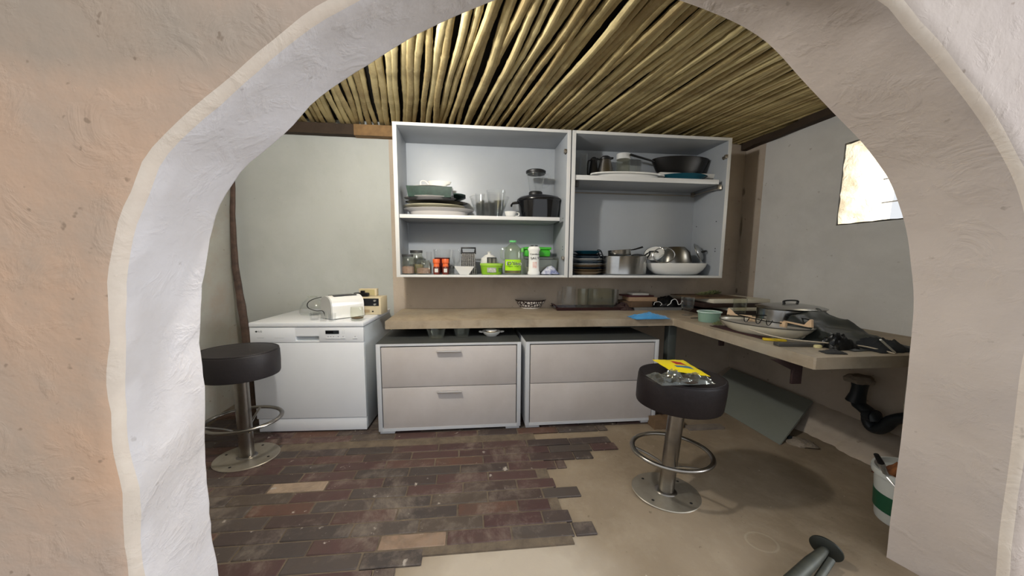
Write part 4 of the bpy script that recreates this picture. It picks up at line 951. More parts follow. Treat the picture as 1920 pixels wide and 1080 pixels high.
x, w = span(1129, 1211, 498, Yp-0.03); h = hz(1170, 480.5, Yp-0.03)-BOT; r = w/2; dy = 0.29/w if w > 0.29 else 1
t = Thing('cooking_pot', 'wide brushed steel cooking pot holding pan lids between the plates and the white bowl', 'pot', (x, Yp-0.01, BOT+0.001))
t.part('pot', MB().lathe([(0, 0), (r*0.95, 0), (r, 0.01), (r, h-0.004), (r+0.003, h), (r-0.004, h), (r-0.006, h-0.006), (r-0.006, 0.012), (0, 0.010)], 56, None, 1, dy), m_alu)
t.part('handle', MB().tube(smooth([(-r*0.96, -0.03, h*0.85), (-r*1.10, -0.03, h*1.25), (-r*1.16, 0, h*1.32), (-r*1.10, 0.03, h*1.25), (-r*0.96, 0.03, h*0.85)]), 0.005, 8), m_blackp)
t.part('handle', MB().tube(smooth([(r*0.96, -0.03, h*0.85), (r*1.12, -0.03, h*1.1), (r*1.18, 0, h*1.2), (r*1.12, 0.03, h*1.1), (r*0.96, 0.03, h*0.85)]), 0.006, 8), m_blackp)
zl = BOT+0.001+h
def flip_tilt(a, b): return Matrix.Rotation(a, 3, 'Y') @ Matrix.Rotation(b, 3, 'X')
x2, w2 = span(1142, 1182, 475, Yp-0.03)
t = Thing('saucepan', 'small steel saucepan with black handle lying across the big steel pot', 'saucepan', (x2, Yp-0.03, zl+0.001), 0, flip_tilt(-0.10, 0)); r2 = w2/2; h2 = hz(1160, 468, Yp-0.03)-zl
t.part('pan', MB().lathe([(0, 0), (r2*0.98, 0), (r2, 0.004), (r2, h2*0.9), (r2*1.02, h2*0.95), (r2*0.97, h2*0.95), (r2*0.97, 0.006), (0, 0.006)], 36), m_alu)
t.part('handle', MB().tube([(r2*0.98, -0.01, h2*0.8), (r2*1.25, -0.03, h2*0.85), (r2*1.9, -0.06, h2*1.15)], [0.007, 0.011, 0.014], 8, flat=0.6), m_blackp)
x3, w3 = span(1180, 1203, 476, Yp+0.0)
single('pot_lid', 'black-rimmed small lid resting on the right side of the big steel pot', 'lid', (x3, Yp-0.035, zl+0.002), MB().lathe([(0, 0), (w3/2, 0), (w3/2, 0.008), (w3*0.3, 0.018), (0, 0.022)], 30), m_blackp)
x, w = span(1216, 1325, 505, Yp-0.04); h = hz(1270, 493.5, Yp-0.04)-BOT; r = w/2
one('serving_bowl', 'large white shallow bowl at the right end of the bottom shelf', 'bowl', (x, Yp-0.01, BOT+0.001), [(0, 0), (r*0.55, 0), (r*0.72, h*0.1), (r*0.88, h*0.42), (r*0.97, h*0.75), (r, h-0.003), (r*0.985, h), (r*0.95, h*0.76), (r*0.85, h*0.45), (r*0.68, h*0.18), (0, h*0.12)], m_porc, 60, sy=0.30/w)
zb_in = BOT+h*0.45
def disc_lid(name, label, u0, u1, v0, v1, Y, m, ry_, knob=True, dome=0.03):
    xx, ww = span(u0, u1, (v0+v1)/2, Y); hh = hz((u0+u1)/2, v0, Y)-hz((u0+u1)/2, v1, Y); R = hh/2; zc_ = hz((u0+u1)/2, (v0+v1)/2, Y)
    t = Thing(name, label, 'lid', (xx, Y, zc_), 0, Matrix.Rotation(ry_[1], 3, 'Z') @ Matrix.Rotation(ry_[0], 3, 'X'))
    t.part('rim', MB().tube([(R*math.cos(a*PI/24), R*math.sin(a*PI/24), 0) for a in range(48)], 0.004, 8, closed=True), m_alu)
    t.part('dome', MB().lathe([(R*0.99, -0.002), (R*0.99, 0.002), (R*0.8, dome*0.6), (R*0.4, dome*0.93), (0, dome), (0, dome-0.003), (R*0.4, dome*0.9-0.003), (R*0.8, dome*0.5), (R*0.97, -0.002)], 48), m)
    if knob: t.part('knob', MB().tube(smooth([(-0.028, 0, dome-0.002), (-0.024, 0, dome+0.02), (0.024, 0, dome+0.02), (0.028, 0, dome-0.002)]), 0.006, 8), m_blackp)
    return t
x, w = span(1243, 1298, 480, Yp); hh = hz(1270, 462, Yp)-zb_in; r = w/2
one('steel_bowl', 'upturned steel bowl lying in the large white bowl', 'bowl', (x, Yp+0.02, zb_in+0.004), [(0, hh-0.004), (r*0.5, hh-0.008), (r*0.86, hh*0.72), (r*0.98, hh*0.3), (r, 0), (r*0.99, 0), (r*0.95, hh*0.3), (r*0.83, hh*0.68), (r*0.45, hh-0.012), (0, hh-0.008)], mat('dull_steel', '807d76', 0.3, 1.0), 48, sy=0.2/w)
disc_lid('pot_lid', 'aluminium lid with black grip standing on edge at the right of the white bowl', 1296, 1322, 456.5, 491, Yp, m_alu, (PI/2*0.8, 0.9), True, 0.03)
disc_lid('glass_cover', 'round glass lid with metal rim standing in the left of the white bowl', 1235, 1254, 464, 493, Yp-0.09, m_glass, (PI/2*0.9, -0.5), False, 0.012)
disc_lid('pot_lid', 'white and steel lid leaning between the steel pot and the upturned bowl', 1214, 1240, 461, 489, Yp+0.06, m_porc, (PI/2*0.72, -0.7), True, 0.02)

# ---------------- on the worktop ----------------
ZW = WZ+0.0006
def base_at(u, v, z=ZW): p = at(u, v, 'z', z); return p
def wid(u0, u1, p):        # width in metres of a pixel run at the distance of p
    q = A @ Vector((p[0], p[1], 0)); return (u1-u0)/(F_PX*SX)*(q.y*math.cos(_p))
# patterned bowl
m_pat = mat('painted_pattern', 'e4ded6', 0.25, coat=0.3); n = NT(m_pat)
v2 = m_pat.node_tree.nodes.new('ShaderNodeTexVoronoi'); v2.feature = 'DISTANCE_TO_EDGE'; v2.inputs['Scale'].default_value = 34; v2.inputs['Randomness'].default_value = 0.35
m_pat.node_tree.links.new(n.tc, v2.inputs['Vector']); e1 = n.map(v2.outputs['Distance'], 0.10, 0.16, 1, 0)
Xz = n.xyz()[2]; rimb = n.map(Xz, 0.072, 0.076); low_ = n.map(Xz, 0.014, 0.010)
c = n.mix(e1, 'dcd6cf', '2b1c20'); c = n.mix(rimb, c, '2b1c20'); c = n.mix(low_, c, 'e8e3dc'); n.color(c)
p = base_at(997, 579); w = wid(967, 1027, (p.x, p.y+0.08)); 
one('patterned_bowl', 'small bowl with dark brown and white lattice pattern at the back of the worktop', 'bowl', (p.x, p.y+0.07, ZW), bowl_prof(w/2, 0.088, 0.004, 0.6, 0.7), m_pat, 48)
# maroon tray with glasses
m_mar = mat('lacquer_maroon', '2e1418', 0.22, coat=0.4)
a = base_at(1043, 583); b = base_at(1167, 580); tw = b.x-a.x; td = min(0.33, YB-0.02-a.y)
t = Thing('serving_tray', 'dark maroon lacquered tray at the back of the worktop holding empty glasses', 'tray', ((a.x+b.x)/2, a.y+td/2, ZW), 0.0)
t.part('tray', sqdish(tw*1.04, td, 0.030, 0.006, 0.93), m_mar)
for s in (-1, 1): t.part('handle', MB().tube(smooth([(s*tw*0.47, -0.06, 0.028), (s*tw*0.51, -0.05, 0.052), (s*tw*0.51, 0.05, 0.052), (s*tw*0.47, 0.06, 0.028)]), 0.006, 8), m_mar)
tz = ZW+0.0065
def on_tray(name, label, u0, u1, vt, y, m=m_glass, tp=0.92):
    x, w = span(u0, u1, vt, y); one(name, label, 'glass', (x, y, tz), glass_prof(w/2*tp, w/2, hz((u0+u1)/2, vt, y)-tz, 0.003), m, 30)
on_tray('drinking_glass', 'tall clear glass at the front left of the maroon tray', 1054, 1080, 537.5, a.y+0.07)
on_tray('drinking_glass', 'smoky tumbler in the middle of the maroon tray, left of the big square jar', 1083, 1104, 541.5, a.y+0.12, m_glassg)
on_tray('drinking_glass', 'narrow clear glass at the back left of the maroon tray', 1045, 1054, 546, a.y+0.19)
on_tray('drinking_glass', 'narrow clear glass at the back right of the maroon tray', 1148, 1160, 543, a.y+0.17)
x, w = span(1106, 1146, 545, a.y+0.13); h = hz(1125, 541, a.y+0.13)-tz
single('square_jar', 'wide square clear glass jar on the right half of the maroon tray', 'jar', (x, a.y+0.12, tz), sqdish(w, 0.13, h, 0.004, 0.97), m_glassg)

# clutter left of the goblet
m_pap = mat('paper_white', 'dad6cd', 0.7); m_tan = mat('envelope_tan', '9b7f64', 0.75, noise_amt=0.3); m_mar2 = mat('cover_maroon', '4a2226', 0.5)
m_traym = mat('tray_silver', '9da1a6', 0.35, 0.6); m_bag = mat('bag_black', '0f1011', 0.35, bump=0.5, bump_scale=25)
a = base_at(1206, 582.5); b = base_at(1284, 583); tw = b.x-a.x; ty = a.y
t = Thing('baking_tray', 'shallow silver baking tray under papers and a black bag on the worktop', 'tray', ((a.x+b.x)/2-0.03, ty+0.14, ZW))
t.part('tray', sqdish(tw*1.25, 0.27, 0.030, 0.004, 0.95), m_traym)
zt_ = ZW+0.031
cxm = (a.x+b.x)/2-0.03
def slab(name, label, cat, u0, u1, v0, v1, Y, dep, m, rot=0.0, base=None, bev=0.002, tilt=None):
    x, w = span(u0, u1, v1, Y); zt2 = hz((u0+u1)/2, v0, Y); z0_ = base if base is not None else hz((u0+u1)/2, v1, Y)
    hh = max(zt2-z0_, 0.004)
    return single(name, label, cat, (x, Y+dep/2, z0_), MB().bx(-w/2, w/2, -dep/2, dep/2, 0, hh, bev), m, rot, tilt), z0_+hh
_, z_ = slab('wooden_board', 'brown flat wooden board lying across the silver baking tray', 'board', 1180, 1222, 566, 571, ty+0.01, 0.20, mat('board_brown', '5b4634', 0.7, noise_amt=0.6), 0.12, zt_)
_, z_ = slab('envelope', 'thick tan envelope on the brown board', 'envelope', 1183, 1233, 557.5, 566, ty+0.03, 0.17, m_tan, -0.10, z_+0.001)
_, z_ = slab('book', 'thin maroon covered book on the tan envelope', 'book', 1176, 1226, 554, 557, ty+0.05, 0.15, m_mar2, 0.10, z_+0.001)
_, z_ = slab('notepad', 'white notepad on top of the maroon book', 'notepad', 1187, 1217, 550, 553, ty+0.06, 0.12, m_pap, -0.05, z_+0.001)
def crumple(w, d, h, seed, nu=26, nv=20, peak=0.5, th=0.003, fold=0.25, px=0.5):
    def fn(a, b):
        e = (math.sin(PI*min(max(a, 0), 1))*math.sin(PI*min(max(b, 0), 1)))**peak
        q = noise.noise(Vector((a*4+seed, b*4, seed)))*fold+abs(noise.noise(Vector((a*9+seed, b*8, seed*2))))*fold
        s = 1-abs(a-px)*0.7
        return (w*(a-0.5)*(1+0.12*noise.noise(Vector((b*4, seed, 1)))), d*(b-0.5)*(1+0.15*noise.noise(Vector((a*5, seed, 4)))), th+0.001+h*max(0.0, e*(0.75*s+q)))
    return MB().sheet(fn, nu, nv, th)
x, w = span(1232, 1282, 565, ty+0.06)
single('plastic_bag', 'crumpled black plastic bag on the right of the silver baking tray', 'bag', (x, ty+0.13, zt_+0.001), crumple(w*1.05, 0.22, hz(1255, 553, ty+0.1)-zt_, 3), m_bag)
x, w = span(1160, 1186, 570, ty+0.05)
single('cloth', 'dark rumpled cloth between the maroon tray and the silver baking tray', 'cloth', (x, ty+0.10, ZW), crumple(w, 0.18, 0.075, 9), mat('cloth_dark_brown', '3a2a28', 0.9))
m_cord = mat('cable_white', 'dcdcda', 0.3)
def cord(name, label, pts, r, m, cat='cable', pos=None, seg=8):
    o = Vector(pts[0]); return single(name, label, cat, tuple(o), MB().tube(smooth([Vector(q)-o for q in pts], 6), r, seg), m)
yy = ty-0.012
cord('cable', 'coil of thin white cable at the front of the silver baking tray', [at(u, v, 'y', yy) for u, v in ((1226, 572), (1228, 567), (1236, 566), (1241, 570), (1238, 573))], 0.0022, m_cord)
cord('cable', 'shiny white curled cable right of centre on the silver baking tray, beside the goblet', [at(u, v, 'y', yy) for u, v in ((1251, 573), (1257, 569), (1260, 563), (1266, 561), (1270, 565), (1272, 571), (1277, 569), (1279, 564), (1283, 569))], 0.0032, m_cord)
# goblet, blue cloth, knife, tub
p = base_at(1291, 592); w = wid(1280, 1304, (p.x, p.y)); r = w/2; h = hz(1291, 557.5, p.y)-ZW
one('goblet', 'clear glass goblet standing at the inner corner of the worktop', 'glass', (p.x, p.y+0.02, ZW), [(0, 0), (r*0.8, 0), (r*0.8, 0.004), (r*0.35, 0.010), (r*0.30, h*0.2), (r*0.45, h*0.28), (r*0.9, h*0.4), (r, h*0.7), (r, h), (r*0.94, h), (r*0.94, h*0.7), (r*0.84, h*0.43), (0, h*0.32)], m_glass, 32)
m_blue = mat('cloth_blue', '3d8fc6', 0.85, noise_amt=0.4, noise_scale=14, col2='2b6fa6', sheen=0.3)
p = base_at(1222, 598); w = wid(1186, 1256, p)
single('cloth', 'crumpled bright blue cloth lying at the front edge of the worktop', 'cloth', (p.x, p.y+0.045, ZW), crumple(w, 0.12, 0.042, 5, fold=0.5, th=0.004), m_blue, 0.05)
p = base_at(1303, 596.5); single('knife', 'short dark knife lying flat in front of the goblet', 'knife', (p.x, p.y, ZW), MB().bx(-0.028, 0.028, -0.006, 0.006, 0.0, 0.004, 0.001), m_blackp, 0.1)
p = base_at(1342, 606); w = wid(1321, 1363, (p.x, p.y+0.06)); r = w/2; h = hz(1342, 584.5, p.y+0.05)-ZW
t = Thing('plastic_tub', 'translucent pale green plastic tub left of the oval dish', 'tub', (p.x, p.y+0.065, ZW)); m_mint = mat('plastic_mint', 'a9c9b8', 0.3, trans=0.45, ior=1.3)
t.part('tub', MB().lathe([(0, 0), (r*0.86, 0), (r*0.96, h*0.96), (r*0.93, h*0.96), (r*0.83, 0.004), (0, 0.004)], 40), m_mint)
t.part('rim', MB().tube([(r*0.98*math.cos(k*PI/24), r*0.98*math.sin(k*PI/24), h*0.97) for k in range(48)], 0.005, 8, closed=True), mat('plastic_mint_rim', 'c3d8d0', 0.3), None)

# stack of boards and trays in the corner
m_wedge = mat('board_white_edge', 'cfc9b8', 0.5); m_bdk = mat('board_dark', '2c1c18', 0.45); m_wood = mat('board_wood', '66513c', 0.6, noise_amt=0.6, noise_scale=8)
fy = 2.30
_, s1 = slab('board', 'black board at the bottom of the pile in the worktop corner', 'board', 1328, 1448, 583.5, 592, fy, 0.36, m_bdk, 0.0, ZW)
_, s2 = slab('board', 'thick white-edged board, lower of the two white-edged ones in the corner', 'board', 1368, 1446, 577, 583, fy+0.01, 0.34, m_wedge, 0.0, s1+0.0005)
_, s3 = slab('box', 'dark maroon flat box between the two white-edged boards in the corner', 'box', 1320, 1442, 569, 577, fy+0.02, 0.36, m_bdk, 0.0, s2+0.0005)
_, s4 = slab('board', 'white-edged board near the top, upper of the two white-edged ones in the corner', 'board', 1338, 1444, 561.5, 568, fy+0.03, 0.34, m_wedge, 0.0, s3+0.0005)
_, s5 = slab('wooden_board', 'thin brown wooden board on top of the pile in the worktop corner', 'board', 1304, 1400, 558.5, 561, fy+0.08, 0.32, m_wood, 0.03, s4+0.0005)
x, w = span(1378, 1400, 566, 2.24); one('drinking_glass', 'clear glass standing in front of the white-edged boards in the corner', 'glass', (x, 2.245, ZW), glass_prof(w*0.42, w/2, hz(1389, 560, 2.24)-ZW, 0.002), m_glassg, 28)
# dried succulent plant on the pile
m_leafg = mat('leaf_dusty_green', '56603f', 0.8, noise_amt=0.7, noise_scale=30, col2='8a8a5f')
p = at(1331, 557, 'z', s5); py = fy+0.16; px_, pw = span(1310, 1350, 550, py); t = Thing('succulent', 'small dusty green succulent rosettes lying on top of the board pile', 'plant', (px_, py, s5+0.001))
def rosette(cx_, cz_, R, seed, nleaf=16):
    mb = MB(); rr3 = random.Random(seed)
    for k in range(nleaf):
        a_ = k*2.399; el = 0.15+1.1*k/nleaf; L = R*(1-0.35*k/nleaf); wd = R*0.22
        pts = [(0, -wd*0.4, 0), (0, wd*0.4, 0), (L*0.6, wd, 0.004), (L, 0, 0.0), (L*0.6, -wd, 0.004), (L*0.55, 0, -0.006)]
        mb.add(pts, [[0, 5, 1], [1, 5, 2], [2, 5, 3], [3, 5, 4], [4, 5, 0], [0, 1, 2, 3, 4]], tr(cx_, rr3.uniform(-.01, .01), cz_) @ rz(a_) @ ry(-el))
    return mb
for k, (dx, dz, R) in enumerate(((-pw*0.30, 0.014, 0.055), (0.0, 0.022, 0.052), (pw*0.26, 0.026, 0.062), (pw*0.08, 0.034, 0.040))): t.part('rosette', rosette(dx, dz, R, k), m_leafg)

# big lidded pot on the right arm
pc = Vector((1.70, 1.80)); zr_ = hz(1492, 577, 1.80)-ZW; r = 0.153
t = Thing('stock_pot', 'large aluminium pot with flat lid and black handle on the right worktop arm', 'pot', (pc.x, pc.y, ZW))
t.part('pot', MB().lathe([(0, 0), (r*0.94, 0), (r*0.98, 0.01), (r*0.98, zr_-0.006), (r*1.02, zr_), (r*0.94, zr_), (r*0.94, 0.01), (0, 0.008)], 56), m_alu)
lid = t.part('lid', MB().lathe([(0, zr_+0.001), (r*1.03, zr_+0.001), (r*1.04, zr_+0.006), (r*0.96, zr_+0.012), (r*0.85, zr_+0.018), (r*0.4, zr_+0.030), (0, zr_+0.032)], 56), m_alu)
t.part('grip', MB().tube(smooth([(-0.036, 0, zr_+0.028), (-0.036, 0, zr_+0.050), (0.036, 0, zr_+0.050), (0.036, 0, zr_+0.028)]), 0.007, 8, flat=0.8), m_blackp, lid)
for s in (-1, 1): t.part('side_handle', MB().tube(smooth([(s*0.03, r*0.98, zr_*0.7), (s*0.025, r*1.15, zr_*0.72), (-s*0.025, r*1.15, zr_*0.72), (-s*0.03, r*0.98, zr_*0.7)]) if s > 0 else smooth([(0.03, -r*0.98, zr_*0.7), (0.025, -r*1.12, zr_*0.72), (-0.025, -r*1.12, zr_*0.72), (-0.03, -r*0.98, zr_*0.7)]), 0.006, 8), m_blackp)
# black sheet slumped against the pot
m_sheet = mat('plastic_sheet_black', '242826', 0.5, bump=0.25, bump_scale=14, noise_amt=0.5, noise_scale=6, col2='313634')
def drape(a, b):      # a: along the arm away from the pot towards the camera, b: across towards the wall
    x = 1.51+0.34*b+0.02*a; y = 1.65-0.35*a+0.03*b
    top_ = 0.155*(1-a)**1.3*(1-0.7*abs(b-0.6)) ; q = 0.03*noise.noise(Vector((a*4, b*4, 3)))+0.014*abs(noise.noise(Vector((a*11, b*9, 8))))
    e = min(1, 6*b, 5*(1-b), 6*(1-a)+0.05)
    return (x-1.65, y-1.48, max(0.003, (top_+q+0.012)*e))
single('plastic_sheet', 'slumped translucent black plastic sheet at the right of the big aluminium pot', 'plastic sheet', (1.65, 1.48, ZW), MB().sheet(drape, 34, 26, 0.002), m_sheet)
# oval dish with wire rack and wooden pieces
m_dish = mat('enamel_cream', 'cdc6b4', 0.28, coat=0.2); m_rimd = mat('rim_dark', '3b3a36', 0.3)
zr2 = ZW+0.075; A1 = at(1357, 594, 'z', zr2); A2 = at(1524, 619, 'z', zr2); ctr = (A1+A2)/2; ax = (A2-A1); L = ax.length/2; ang = math.atan2(ax.y, ax.x)
cd = Vector((ctr.x, ctr.y)); dang = ang
t = Thing('oval_dish', 'long cream oval dish with dark rim on the right worktop arm', 'dish', (cd.x, cd.y, ZW), dang); R2 = 0.135
ov = [(0, 0), (L*0.62, 0), (L*0.80, 0.018), (L*0.95, 0.055), (L, 0.072), (L*0.985, 0.074), (L*0.92, 0.056), (L*0.78, 0.024), (0, 0.008)]
t.part('dish', MB().lathe(ov, 64, None, 1, R2/L), m_dish); t.part('rim', MB().tube([(L*math.cos(k*PI/32), R2*math.sin(k*PI/32), 0.075) for k in range(64)], 0.003, 6, closed=True), m_rimd)
t.part('serving_surface', MB().lathe([(0, 0.060), (L*0.93, 0.060), (L*0.93, 0.064), (0, 0.064)], 48, None, 1, R2/L), mat('dish_inside_grey', '96918a', 0.35, noise_amt=0.6, noise_scale=12, col2='cfc8bb'))
m_wire = mat('wire_dark', '2b2b2e', 0.3, 0.8)
t = Thing('wire_rack', 'dark oval wire rack lying over the cream oval dish', 'rack', (cd.x, cd.y, ZW+0.078), dang)
t.part('hoop', MB().tube([((L*0.80)*math.cos(k*PI/28)+0.01, 0.11*math.sin(k*PI/28)+0.03, 0.030+0.008*math.sin(k*PI/14)) for k in range(56)], 0.0035, 6, closed=True), m_wire)
for dx in (-0.06, 0.0, 0.05): t.part('wire_foot', MB().tube(smooth([(dx, -0.06, 0.030), (dx+0.006, -0.065, 0.004), (dx+0.018, -0.065, 0.001), (dx+0.022, -0.05, 0.030)]), 0.0022, 6), m_wire)
m_pine = mat('pale_wood', 'd3b592', 0.6, noise_amt=0.3, noise_scale=20)
def tongs(label, u0, v0, u1, v1, ub, vb, flip):
    z_ = ZW+0.118; a_ = at(u0, v0, 'z', z_); b_ = at(u1, v1, 'z', z_-0.006); d_ = b_-a_; l_ = Vector((d_.x, d_.y)).length; an = math.atan2(d_.y, d_.x)
    t = Thing('wooden_spatula', label, 'utensil', (a_.x, a_.y, ZW+0.113), an)
    t.part('bar', MB().bx(0, l_, -0.006, 0.006, -0.004, 0.004, 0.001), m_pine)
    e = 0 if not flip else l_; s = 1 if not flip else -1
    t.part('wing', MB().prism([(e-s*0.012, -0.002), (e+s*0.030, 0.0), (e+s*0.012, 0.026), (e-s*0.002, 0.042), (e-s*0.008, 0.040)], -0.005, 0.005, rx(PI/2)), m_pine)
    e2 = l_ if not flip else 0
    t.part('block', MB().bx(e2-0.016, e2+0.016, -0.010, 0.004, -0.036, -0.003, 0.002), m_pine)
tongs('pale wooden piece with upturned tip at the left end of the oval dish', 1368, 588, 1410, 593, 0, 0, False)
tongs('pale wooden piece with upturned tip at the right end of the oval dish', 1471, 601, 1519, 613, 0, 0, True)
# smaller things along the front edge of the arm
def lump(name, label, cat, u, v, wpx, dep, h, m, rot=0, seed=1, th=0.003, fold=0.3, base=ZW, dy=0.4):
    p = at(u, v, 'z', base); w = wid(0, wpx, p)
    return single(name, label, cat, (p.x, p.y+dep*dy, base), crumple(w, dep, h, seed, th=th, fold=fold), m, rot)
m_cl = mat('cloth_maroon', '3d2626', 0.9); m_silv = thin_glass('wrap_clear', 'eceef0', 0.7, 0.15, 0.15, 1.6)
p1 = at(1343, 612, 'z', ZW); p2 = at(1443, 637, 'z', ZW); mm = (p1+p2)/2; d_ = p2-p1
single('cloth', 'thin dark maroon cloth under the front edge of the oval dish', 'cloth', (mm.x+0.015, mm.y+0.015, ZW), crumple(d_.length, 0.09, 0.014, 12, th=0.003), m_cl, math.atan2(d_.y, d_.x))
p1 = at(1455, 640, 'z', ZW); single('sachet', 'small yellow sachet in front of the oval dish', 'sachet', (p1.x, p1.y+0.01, ZW), MB().bx(-0.045, 0.045, -0.014, 0.014, 0, 0.014, 0.004), mat('sachet_yellow', 'd9b92c', 0.4), -0.5)
lump('cling_film', 'crumpled clear film between the oval dish and the yellow sachet', 'film', 1478, 637, 52, 0.05, 0.040, m_silv, -0.5, 4, 0.002, 0.6)
p1 = at(1506, 650, 'z', ZW); single('knife_block', 'low dark grey block at the front of the right worktop arm', 'block', (p1.x, p1.y+0.012, ZW), MB().bx(-0.105, 0.105, -0.018, 0.018, 0, 0.020, 0.003), mat('block_dark', '4c4944', 0.6, noise_amt=0.5), -0.14)
p1 = at(1519, 648, 'z', ZW); one('candle_stub', 'small pale yellow candle stub in front of the dark grey block', 'candle', (p1.x-0.0, p1.y-0.035, ZW), [(0, 0), (0.015, 0), (0.015, 0.012), (0.010, 0.015), (0, 0.015)], mat('wax_pale', 'dcd19a', 0.5), 20)
p1 = at(1513, 640, 'z', ZW); one('shaker', 'small cream cylinder standing right of the oval dish', 'shaker', (p1.x+0.015, p1.y+0.045, ZW), [(0, 0), (0.017, 0), (0.017, 0.045), (0.014, 0.05), (0, 0.05)], m_dish, 24)
lump('plastic_bag', 'bunched black bag standing between the plastic sheet and the right wall cloth', 'bag', 1583, 655, 50, 0.10, 0.085, m_bag, 0, 21, 0.003, 0.5, dy=0.3)
lump('cloth', 'small dark scrap of cloth at the front edge, below the bunched black bag', 'cloth', 1570, 664, 38, 0.045, 0.018, mat('cloth_charcoal', '343433', 0.9), -0.2, 15, 0.003, 0.4)
lump('cloth', 'black cloth heap at the far right of the worktop against the arch', 'cloth', 1680, 660, 84, 0.16, 0.062, mat('cloth_black', '1f2226', 0.9, noise_amt=0.4), 0, 31, 0.003, 0.4)
m_rod = mat('rod_cream', 'b9ac97', 0.5)
cord('cane', 'long thin bent cream cane running along the right worktop arm', [at(1403, 617, 'z', ZW+0.055), at(1440, 628, 'z', ZW+0.040), at(1480, 636, 'z', ZW+0.034), at(1540, 642, 'z', ZW+0.030), at(1610, 648, 'z', ZW+0.022), at(1650, 656, 'z', ZW+0.012), at(1678, 663, 'z', ZW+0.004)], [0.0035]*37, m_rod, 'cane')
cord('drinking_straw', 'short white straw leaning on the black cloth at the far right', [at(1651, 637, 'z', ZW+0.09), at(1678, 661, 'z', ZW+0.006)], 0.004, mat('straw_white', 'cfd0c8', 0.4), 'straw')
lump('dry_sprig', 'tiny dry green sprig beside the pale green tub', 'sprig', 1348, 609, 16, 0.03, 0.02, m_leafg, 0, 41, 0.002, 0.8)

# ---------------- on the dishwasher ----------------
ZD = DWH+0.0008
m_beige = mat('beige_plastic', 'cbbd9d', 0.45); m_pan = mat('panel_black', '1d2024', 0.3); m_chr = mat('knob_silver', 'c9c9c6', 0.25, 0.8)
p = at(692, 590, 'z', ZD); aw = wid(664, 714, (p.x, p.y)); ah = hz(690, 557, p.y)-ZD; ad = 0.13
t = Thing('radio', 'beige boxy radio with black front panel and two round knobs on the dishwasher', 'radio', (p.x, p.y+ad/2, ZD), -0.10)
t.part('case', MB().bx(-aw/2, aw/2, -ad/2, ad/2, 0, ah, 0.004), m_beige)
t.part('front_panel', MB().bx(-aw/2+0.006, aw/2-0.012, -ad/2-0.003, -ad/2+0.002, ah*0.50, ah*0.92, 0.001), m_pan)
for kz in (0.80, 0.60): t.part('knob', MB().lathe([(0, 0), (0.009, 0), (0.008, 0.010), (0, 0.011)], 20, tr(aw/2-0.034, -ad/2-0.003, ah*kz) @ rx(PI/2)), m_chr)
t.part('lower_trim', MB().bx(-aw/2+0.02, aw/2-0.07, -ad/2-0.002, -ad/2+0.002, ah*0.12, ah*0.28), mat('trim_tan', 'a38f70', 0.5)); t.part('button', MB().lathe([(0, 0), (0.005, 0), (0.005, 0.005), (0, 0.005)], 12, tr(aw/2-0.05, -ad/2, ah*0.19) @ rx(PI/2)), m_blackp)
zt3 = ZD+ah+0.001; yt = p.y+ad/2
x, w = span(675, 708, 548, yt+0.03); t = Thing('box', 'small beige box standing at the back on top of the radio', 'box', (x, yt+0.030, zt3)); h = hz(690, 541.5, yt)-zt3; t.part('box', MB().bx(-w/2, w/2, -0.025, 0.025, 0, h, 0.003), m_beige); t.part('front', MB().bx(-w/2+0.012, w/2-0.012, -0.0265, -0.024, 0.006, h-0.006), mat('box_front_khaki', 'b8ab7d', 0.6))
x, w = span(662, 691, 550, yt-0.03); h = hz(676, 547, yt-0.03)-zt3; single('camera_case', 'black rounded case lying on the front of the radio', 'case', (x+0.004, yt-0.028, zt3), MB().bx(-w/2, w/2, -0.020, 0.020, 0, h*0.85, 0.010).bx(-w*0.05, w*0.22, -0.012, 0.012, h*0.8, h*1.25, 0.004), m_black)
# toaster
p = at(622, 603, 'z', ZD); ang = 0.85; tl, twd, thh = 0.20, 0.115, hz(640, 556, p.y+0.05)-ZD
tc = at(640, 596, 'z', ZD)
t = Thing('toaster', 'white toaster with rounded top and black slots on the dishwasher', 'toaster', (tc.x+0.004, tc.y+0.03, ZD), ang)
def toaster_prof(w, h): 
    P_ = [(-w/2, 0.006), (-w/2, h*0.5)]
    for k in range(0, 13): a_ = PI-PI*k/12; P_.append((w/2*math.cos(a_)*(1 if abs(math.cos(a_)) > .5 else 1), h*0.55+h*0.45*math.sin(a_)**0.8))
    return P_+[(w/2, h*0.5), (w/2, 0.006)]
tp = toaster_prof(twd, thh); N = len(tp)
vs = [(-tl/2, a_, b_) for a_, b_ in tp]+[(tl/2, a_, b_) for a_, b_ in tp]; fs = [[i, i+1, N+i+1, N+i] for i in range(N-1)]+[[N-1, 0, N, 2*N-1], list(range(N))[::-1], list(range(N, 2*N))]
t.part('body', MB().add(vs, fs), m_porc); 
cap = [(a_*0.97, b_*0.985) for a_, b_ in tp]; vs = [(-tl/2-0.006, a_, b_) for a_, b_ in cap]+[(-tl/2-0.0005, a_, b_) for a_, b_ in cap]
t.part('end_cap', MB().add(vs, fs), mat('toaster_grey', 'b9bab8', 0.4))
for s in (-1, 1): t.part('slot', MB().bx(-tl*0.36, tl*0.36, s*0.022-0.010, s*0.022+0.010, thh*0.965, thh*1.004, 0.002), m_blackp)
for sx_ in (-1, 1):
    for sy_ in (-1, 1): t.part('foot', MB().lathe([(0, 0), (0.007, 0), (0.007, 0.008), (0, 0.008)], 10, tr(sx_*tl*0.38, sy_*twd*0.38, 0)), m_blackp)
